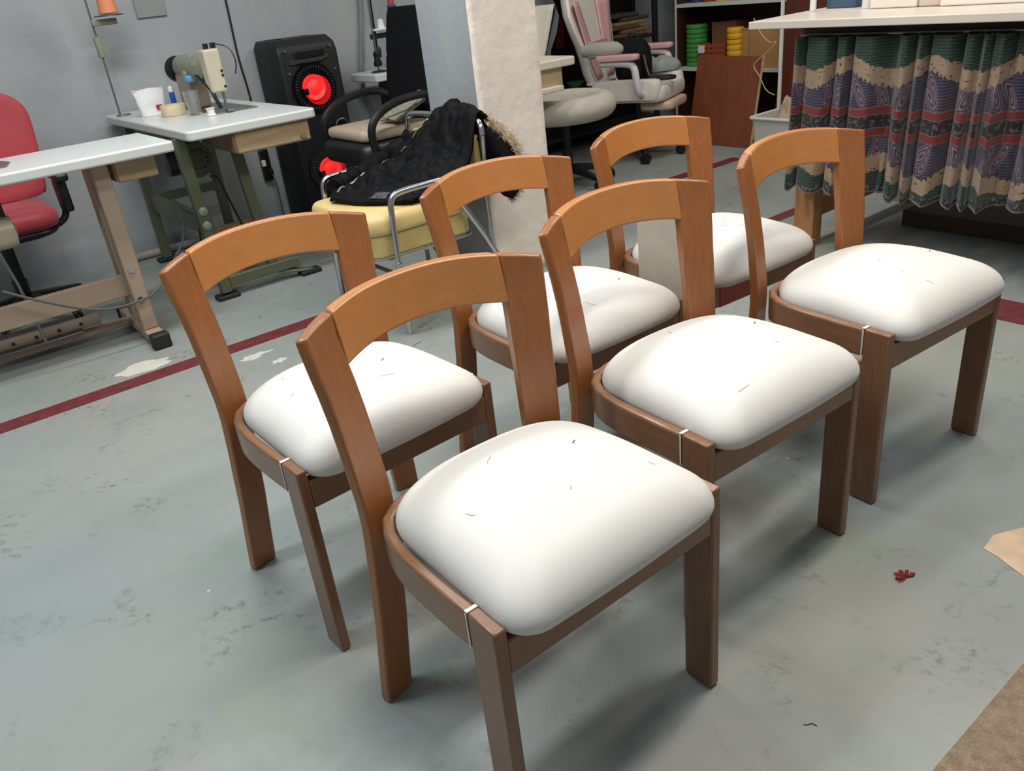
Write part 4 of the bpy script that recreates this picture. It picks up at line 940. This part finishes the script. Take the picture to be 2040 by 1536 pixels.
tc = uthing('slatted_crate', 'terracotta slatted crate with a white tag between green and yellow rolls', 'crate', 5.385, 4.34, 0.471)
for k in range(5):
    B(MB().box(5.325, 5.337, 4.225, 4.455, 0.475 + 0.034 * k, 0.500 + 0.034 * k), 'slat', TERR, tc, bevel=0.002)
for vv in (4.231, 4.449): B(MB().box(5.337, 5.45, vv - 0.006, vv + 0.006, 0.471, 0.638), 'end_board', TERR, tc, bevel=0.002)
B(MB().box(5.337, 5.45, 4.225, 4.455, 0.471, 0.478), 'crate_floor', TERR, tc)
B(MB().box(5.320, 5.325, 4.40, 4.46, 0.575, 0.63), 'white_tag', WHITE_P, tc, bevel=0.001)
for i, (vv, c, lab) in enumerate(((4.44, (150, 40, 44), 'red crumpled bag on the top shelf of the bookcase'), (4.32, (214, 170, 50), 'yellow crumpled bag on the top shelf of the bookcase'), (4.56, (44, 60, 88), 'dark blue crumpled bag on the top shelf of the bookcase'), (4.14, (96, 40, 60), 'plum crumpled bag on the top shelf of the bookcase'), (3.95, (60, 90, 80), 'teal crumpled bag on the top shelf of the bookcase'))):
    b = blob(0.05, 0.05, 0.10, i * 3.1 + 1); o = b.build('crumpled_bag', mat('bag_%d' % i, c, 0.5, var=0.2), None); place(o, 5.43, vv, 0.931); tag(o, lab, 'bag', 'bags on the top shelf')

# ------------------------------------------------------------------ leaning board, bin, uprights
bd = MB().hexa([(-0.012, -0.28, 0), (0.006, -0.28, 0), (0.006, 0.28, 0), (-0.012, 0.28, 0), (0.108, -0.28, 0.595), (0.126, -0.28, 0.595), (0.126, 0.28, 0.595), (0.108, 0.28, 0.595)]).build('plywood_board', mat('red_brown_board', (124, 68, 44), 0.5, var=0.14, scale=4, stretch=(6, 6, 0.8)), bevel=0.001)
place(bd, 4.88, 3.90); tag(bd, 'red-brown board leaning in front of the bookcase', 'board')
B2 = mat('pale_board_edge', (206, 176, 140), 0.7)
MB().hexa([(-0.013, -0.284, 0), (0.007, -0.284, 0), (0.007, -0.28, 0), (-0.013, -0.28, 0), (0.107, -0.284, 0.595), (0.127, -0.284, 0.595), (0.127, -0.28, 0.595), (0.107, -0.28, 0.595)]).build('raw_edge', B2, bd)
bn = uthing('plastic_bin', 'white plastic storage bin with cloth inside near the patterned curtain', 'bin', 4.68, 3.12)
WBIN = mat('milky_white_plastic', (206, 208, 200), 0.45)
def bin_wall(x0, x1, y0, y1, t, zb, zt):
    o1 = [(x, y, zb) for x, y in rrect((x1 - x0) * 0.9, (y1 - y0) * 0.9, 0.03, 4, (x0 + x1) / 2, (y0 + y1) / 2)]; o2 = [(x, y, zt) for x, y in rrect(x1 - x0, y1 - y0, 0.035, 4, (x0 + x1) / 2, (y0 + y1) / 2)]
    i2 = [(x, y, zt) for x, y in rrect(x1 - x0 - t, y1 - y0 - t, 0.03, 4, (x0 + x1) / 2, (y0 + y1) / 2)]; i1 = [(x, y, zb + 0.005) for x, y in rrect((x1 - x0) * 0.9 - t, (y1 - y0) * 0.9 - t, 0.025, 4, (x0 + x1) / 2, (y0 + y1) / 2)]
    return MB().loft([o1, o2, i2, i1])
B(bin_wall(4.50, 4.88, 2.86, 3.35, 0.01, 0.0, 0.29), 'bin_shell', WBIN, bn)
B(MB().tube([(x, y, 0.288) for x, y in rrect(0.39, 0.50, 0.035, 4, 4.69, 3.105)], 0.011, 8, closed=True), 'bin_rim', WBIN, bn)
b = blob(0.11, 0.10, 0.35, 4.4, 0.12); o = b.build('bundled_cloth', mat('beige_cloth', (168, 150, 128), 0.85, var=0.12, bump=0.3), None); place(o, 4.72, 3.21, 0.006); tag(o, 'beige bundled cloth rising out of the white bin', 'cloth')
solo(MB().box(4.945, 4.965, 3.445, 3.465, 0, 1.6), 'metal_upright', WHITE_P, 'thin white metal upright standing behind the white bin', 'upright', 4.955, 3.455, bevel=0.003)
solo(MB().hexa([(5.12, 3.30, 0), (5.15, 3.30, 0), (5.15, 3.62, 0), (5.12, 3.62, 0), (5.22, 3.24, 1.6), (5.25, 3.24, 1.6), (5.25, 3.56, 1.6), (5.22, 3.56, 1.6)]), 'tall_board', mat('mahogany_board', (92, 42, 30), 0.45, var=0.15, scale=4, stretch=(6, 6, 0.8)), 'tall dark mahogany board leaning behind the white upright', 'board', 5.16, 3.44, bevel=0.002)
solo(MB().hexa([(5.0, 3.02, 0), (5.02, 3.02, 0), (5.02, 3.12, 0), (5.0, 3.12, 0), (5.16, 3.13, 1.6), (5.18, 3.13, 1.6), (5.18, 3.23, 1.6), (5.16, 3.23, 1.6)]), 'pale_plank', mat('pale_plank', (170, 132, 100), 0.6, var=0.1), 'pale plank leaning beside the tall mahogany board', 'plank', 5.05, 3.08, bevel=0.002)
solo(MB().tube([(4.93, 3.66, 0.84), (4.93, 3.60, 0.74), (4.93, 3.52, 0.68), (4.93, 3.47, 0.70), (4.93, 3.50, 0.66), (4.93, 3.62, 0.58), (4.93, 3.66, 0.54), (4.93, 3.60, 0.48), (4.935, 3.55, 0.38), (4.94, 3.48, 0.355)], 0.0035, 6, smooth=2), 'loose_wire', mat('cream_wire', (206, 176, 130), 0.5), 'loose cream wire looped around the white metal upright', 'wire', 4.93, 3.55)

# ------------------------------------------------------------------ cutting table with patterned curtain
ct = uthing('cutting_table', 'large pale-topped cutting table with a wooden frame at the right', 'table', 3.75, 1.1)
TOPM = mat('pale_table_top', (206, 198, 186), 0.35, var=0.06, scale=3)
B(slab(3.10, 4.30, -0.35, 2.33, 0.948, 0.978, 0.008), 'table_top', TOPM, ct, bevel=0.003)
TIMB = mat('pine_timber', (168, 116, 72), 0.6, var=0.15, scale=4, stretch=(8, 8, 1))
for uu in (3.285, 4.15):
    for vv in (2.11, -0.2):
        B(MB().box(uu - 0.035, uu + 0.035, vv - 0.05, vv + 0.05, 0, 0.90), 'table_leg', TIMB, ct, bevel=0.003)
B(MB().box(3.32, 4.12, 2.085, 2.135, 0.12, 0.205), 'stretcher', TIMB, ct, bevel=0.003)
B(MB().box(3.25, 3.29, -0.25, 2.16, 0.87, 0.948), 'apron', mat('dark_apron', (52, 38, 28), 0.6, var=0.1), ct, bevel=0.002)
B(MB().box(4.13, 4.17, -0.25, 2.16, 0.87, 0.948), 'apron', mat('dark_apron', (52, 38, 28), 0.6, var=0.1), ct, bevel=0.002)
B(MB().box(3.29, 4.13, 2.06, 2.16, 0.87, 0.948), 'apron', mat('dark_apron', (52, 38, 28), 0.6, var=0.1), ct, bevel=0.002)

B(MB().tube([(3.20, -0.32, 0.912), (3.20, 2.14, 0.912)], 0.004, 6), 'curtain_wire', STEEL, ct)
def curtain_material():
    m = bpy.data.materials.new('batik_print_cotton'); m.use_nodes = True
    nt = m.node_tree; N = nt.nodes; L = nt.links; b = N['Principled BSDF']
    uv = N.new('ShaderNodeUVMap').outputs[0]
    sx = N.new('ShaderNodeSeparateXYZ'); L.new(uv, sx.inputs[0]); X, Y = sx.outputs[0], sx.outputs[1]   # metres along cloth, 0..1 up
    M = lambda op, a, bb=None, c=None: math_node(nt, op, a, bb, c)
    # mirrored design about the centre band: distance from it
    D = M('ABSOLUTE', M('SUBTRACT', Y, 0.475))
    # scalloped borders
    scal = M('MULTIPLY', M('SINE', M('MULTIPLY', X, 9.0)), 0.055)
    zig = M('MULTIPLY', M('SUBTRACT', M('PINGPONG', M('MULTIPLY', X, 26.0), 0.5), 0.25), 0.030)
    nz = M('MULTIPLY', M('SUBTRACT', noise_node(nt, uv, 40, 3), 0.5), 0.05)
    D2 = M('ADD', M('ADD', D, scal), M('ADD', zig, nz))
    fine = M('PINGPONG', M('MULTIPLY', Y, 55.0), 0.5)
    line = ramp01(nt, fine, 0.28, 0.34)
    purple = mix_rgb(nt, line, lin((44, 38, 54)), lin((82, 72, 88)))
    blue = mix_rgb(nt, line, lin((30, 32, 54)), lin((62, 62, 84)))
    pb = mix_rgb(nt, ramp01(nt, noise_node(nt, uv, 9, 2), 0.45, 0.55), purple, blue)
    # leaf motifs
    def leaf(px, offx, cy, ang, a, bb):
        xx = M('SUBTRACT', M('PINGPONG', M('ADD', X, offx), px), px * 0.5)
        yy = M('SUBTRACT', D, cy); yy = M('MULTIPLY', yy, 0.66)
        ca, sa = math.cos(ang), math.sin(ang)
        p = M('ADD', M('MULTIPLY', xx, ca), M('MULTIPLY', yy, sa)); q = M('SUBTRACT', M('MULTIPLY', yy, ca), M('MULTIPLY', xx, sa))
        return M('ADD', M('POWER', M('ABSOLUTE', M('DIVIDE', p, a)), 1.5), M('POWER', M('ABSOLUTE', M('DIVIDE', q, bb)), 1.5))
    col = pb
    for (px, ox, cy, an, a, bb) in ((0.23, 0.0, 0.20, 1.0, 0.085, 0.030), (0.29, 0.07, 0.18, -0.8, 0.090, 0.032), (0.37, 0.11, 0.15, 1.5, 0.065, 0.024)):
        d = leaf(px, ox, cy, an, a, bb)
        inside = ramp01(nt, d, 1.05, 0.95)
        ringp = ramp01(nt, M('PINGPONG', M('MULTIPLY', d, 2.6), 0.5), 0.2, 0.3)
        lc = mix_rgb(nt, ringp, lin((50, 38, 56)), lin((118, 98, 110)))
        col = mix_rgb(nt, inside, col, lc)
    cream = mix_rgb(nt, ramp01(nt, noise_node(nt, uv, 46, 3, 0.6), 0.605, 0.63), lin((146, 124, 102)), lin((40, 30, 26)))
    cream = mix_rgb(nt, ramp01(nt, noise_node(nt, uv, 12, 2), 0.42, 0.50), lin((146, 124, 102)), cream)
    green = mix_rgb(nt, line, lin((16, 36, 28)), lin((40, 68, 54)))
    arch = M('PINGPONG', M('MULTIPLY', M('ADD', M('POWER', M('SUBTRACT', M('PINGPONG', X, 0.21), 0.105), 2.0), M('MULTIPLY', D, 0.10)), 260.0), 0.5)
    green = mix_rgb(nt, M('MULTIPLY', ramp01(nt, arch, 0.36, 0.44), 0.22), green, lin((70, 102, 82)))
    col = mix_rgb(nt, ramp01(nt, D2, 0.262, 0.266), col, cream)
    D3 = M('ADD', M('ADD', D, M('MULTIPLY', scal, 0.8)), nz)
    col = mix_rgb(nt, ramp01(nt, D3, 0.365, 0.369), col, green)
    # centre bands
    dark = mix_rgb(nt, ramp01(nt, noise_node(nt, uv, 34, 3), 0.52, 0.6), lin((20, 17, 19)), lin((84, 74, 72)))
    redb = lin((108, 34, 33))
    col = mix_rgb(nt, ramp01(nt, D, 0.0945, 0.0935), col, lin((130, 88, 82)))
    col = mix_rgb(nt, ramp01(nt, D, 0.0905, 0.0895), col, redb)
    col = mix_rgb(nt, ramp01(nt, D, 0.0455, 0.0445), col, lin((122, 94, 88)))
    col = mix_rgb(nt, ramp01(nt, D, 0.0415, 0.0405), col, dark)
    hem = mix_rgb(nt, ramp01(nt, noise_node(nt, uv, 45, 2), 0.5, 0.56), lin((26, 30, 34)), lin((84, 96, 88)))
    col = mix_rgb(nt, ramp01(nt, Y, 0.056, 0.052), col, hem)
    col = mix_rgb(nt, ramp01(nt, Y, 0.0135, 0.0115), col, lin((150, 128, 122)))
    L.new(col, b.inputs['Base Color']); b.inputs['Roughness'].default_value = 0.75
    b.inputs['Sheen Weight'].default_value = 0.2
    return m
cu = MB(); nA, nB = 420, 26; vs, uvs = [], []
V_L, V_R = 2.14, -0.32
pts = []; s_arc = 0; last = None
for i in range(nA):
    t = i / (nA - 1); v = V_L + (V_R - V_L) * t
    ph = 2 * PI * (t * 23.0 + 0.7 * math.sin(t * 23) + 0.4 * math.sin(t * 57 + 1))
    pts.append((v, ph, 0.7 + 0.5 * noise.noise(Vector((t * 30, 0.3, 0)))))
for j in range(nB):
    h = j / (nB - 1); s_arc = 0; prev = None
    for i, (v, ph, am) in enumerate(pts):
        t = i / (nA - 1); spread = 1 - 0.55 * h
        ph2 = ph + 0.5 * (1 - h) * math.sin(t * 31)
        d = (0.55 + 0.45 * am) * (1 - 0.35 * h) * 0.115 * (1 - abs(math.sin(ph2 * 0.5)) ** 0.6) + 0.006 * math.sin(ph2 * 1.7)
        uu = 3.145 + d + 0.02 * h - 0.012 * (1 - h)
        vv = v + 0.012 * math.cos(ph2) * spread + 0.02 * (1 - h) * (1 - 2 * t) * 0.5
        zz = 0.285 + 0.035 * t + 0.010 * math.sin(ph2 + 0.6) * (1 - h) + (0.905 - 0.285 - 0.035 * t) * h
        p = (uu, vv, zz); vs.append(p); uvs.append((i / (nA - 1) * 5.2 , h))
cu.v = vs; cu.f = [(j * nA + i, j * nA + i + 1, (j + 1) * nA + i + 1, (j + 1) * nA + i) for j in range(nB - 1) for i in range(nA - 1)]; cu.uv = uvs
co = solo(cu, 'table_curtain', curtain_material(), 'gathered batik curtain in green, cream, purple and red hung round the cutting table', 'curtain', 3.185, 1.0, 0.285, solid=0.003, angle=80)
solo(MB().box(3.74, 4.06, 0.7, 1.90, 0, 0.075), 'flat_carton', mat('dark_flat_carton', (74, 60, 48), 0.8, var=0.1), 'dark flat carton lying under the cutting table behind the curtain', 'carton', 3.9, 1.3, bevel=0.004)
# foam blocks and odds on the table
FOAM = mat('white_foam', (228, 222, 212), 0.8, var=0.02); FOAM2 = mat('pinkish_foam', (206, 188, 176), 0.8, var=0.02)
solo(MB().box(3.45, 3.9, 1.79, 1.99, 0.979, 1.08), 'foam_block', FOAM, 'thick white foam block lying in the middle of the cutting table', 'foam block', 3.67, 1.89, 0.979, bevel=0.006)
solo(MB().box(3.45, 3.9, 1.69, 1.785, 0.979, 1.07), 'foam_block', FOAM2, 'narrow pinkish foam block between two white ones on the table', 'foam block', 3.67, 1.74, 0.979, bevel=0.006)
solo(MB().box(3.42, 3.9, 1.35, 1.685, 0.979, 1.075), 'foam_block', FOAM, 'wide white foam block at the right of the cutting table', 'foam block', 3.66, 1.52, 0.979, bevel=0.006)
solo(MB().lathe([(0.004, 0.979), (0.03, 0.979), (0.03, 1.13), (0.012, 1.135)], 20, (3.52, 2.03, 0)), 'paper_roll', WHITE_P, 'short white paper roll standing left of the foam blocks', 'paper roll', 3.52, 2.03, 0.979)
solo(MB().box(3.58, 3.78, 2.13, 2.27, 0.979, 1.06), 'blue_box', mat('slate_blue_box', (62, 86, 112), 0.6), 'slate blue box near the far corner of the cutting table', 'box', 3.68, 2.2, 0.979, bevel=0.003)
solo(MB().lathe([(0.004, 0.979), (0.014, 0.979), (0.014, 1.4), (0.004, 1.4)], 14, (3.50, 2.285, 0)), 'cardboard_core', WHITE_P, 'thin white tube standing on the corner of the cutting table', 'tube', 3.50, 2.285, 0.979)

# ------------------------------------------------------------------ floor odds: carpet, scraps
cp = MB().prism([W(0.55, -2.5, 0.0003), W(2.85, -2.5, 0.0003), W(2.85, 0.36, 0.0003), W(0.55, 0.36, 0.0003)], (0, 0, 0.008)).build('carpet', mat('brown_carpet', (136, 118, 98), 0.95, var=0.22, scale=60, bump=0.6, bscale=220), smooth=False)
tag(cp, 'brown short-pile carpet laid at the lower right corner', 'carpet')
sc = thing('leaf_scrap', 'small dark red dried scrap on the floor at the right', 'scrap', xy=(0.802, 1.345)); BASE[sc.name] = (0, 0, 0)
b = MB()
for k in range(5):
    a = R(20 + 40 * k); b.add([(0, 0, 0.002), (0.018 * math.cos(a - 0.25), 0.018 * math.sin(a - 0.25), 0.007), (0.026 * math.cos(a), 0.026 * math.sin(a), 0.004), (0.018 * math.cos(a + 0.25), 0.018 * math.sin(a + 0.25), 0.007)], [(0, 1, 2, 3)])
B(b, 'scrap_tuft', mat('dark_red_scrap', (132, 34, 26), 0.7), sc, solid=0.002)
B(MB().tube([(0, 0, 0.003), (-0.012, -0.008, 0.004), (-0.022, -0.01, 0.003)], 0.0012, 5), 'scrap_stem', mat('dark_red_scrap', (132, 34, 26), 0.7), sc)

TH = mat('black_thread', (62, 62, 60), 0.9)
SCR = ((1.66, 3.36, 0.2, 0.05, 'short dark thread on the floor left of the yellow chair leg'), (1.13, 3.48, 0.9, 0.035, 'short dark thread on the floor in front of the green stand'), (1.43, 2.62, 0.1, 0.05, 'short dark thread on the floor below the yellow chair'),
       (4.38, 3.47, 1.2, 0.05, 'short dark thread on the floor before the leaning red-brown board'), (3.77, 2.77, 0.4, 0.06, 'short dark thread on the floor left of the cutting table leg'), (0.96, 0.55, 2.2, 0.025, 'short dark thread on the floor near the brown carpet'))
for k, (u, v, a, L, lab) in enumerate(SCR):
    P = [(u + L * (t - 0.5) * math.cos(a) + 0.08 * L * math.sin(7 * t + k), v + L * (t - 0.5) * math.sin(a) + 0.08 * L * math.cos(5 * t + k), 0.0012) for t in (0, 0.15, 0.3, 0.45, 0.6, 0.8, 1)]
    solo(MB().tube(P, 0.0009, 5), 'thread_scrap', TH, lab, 'thread', u, v, 0.0, group='thread scraps on the floor')
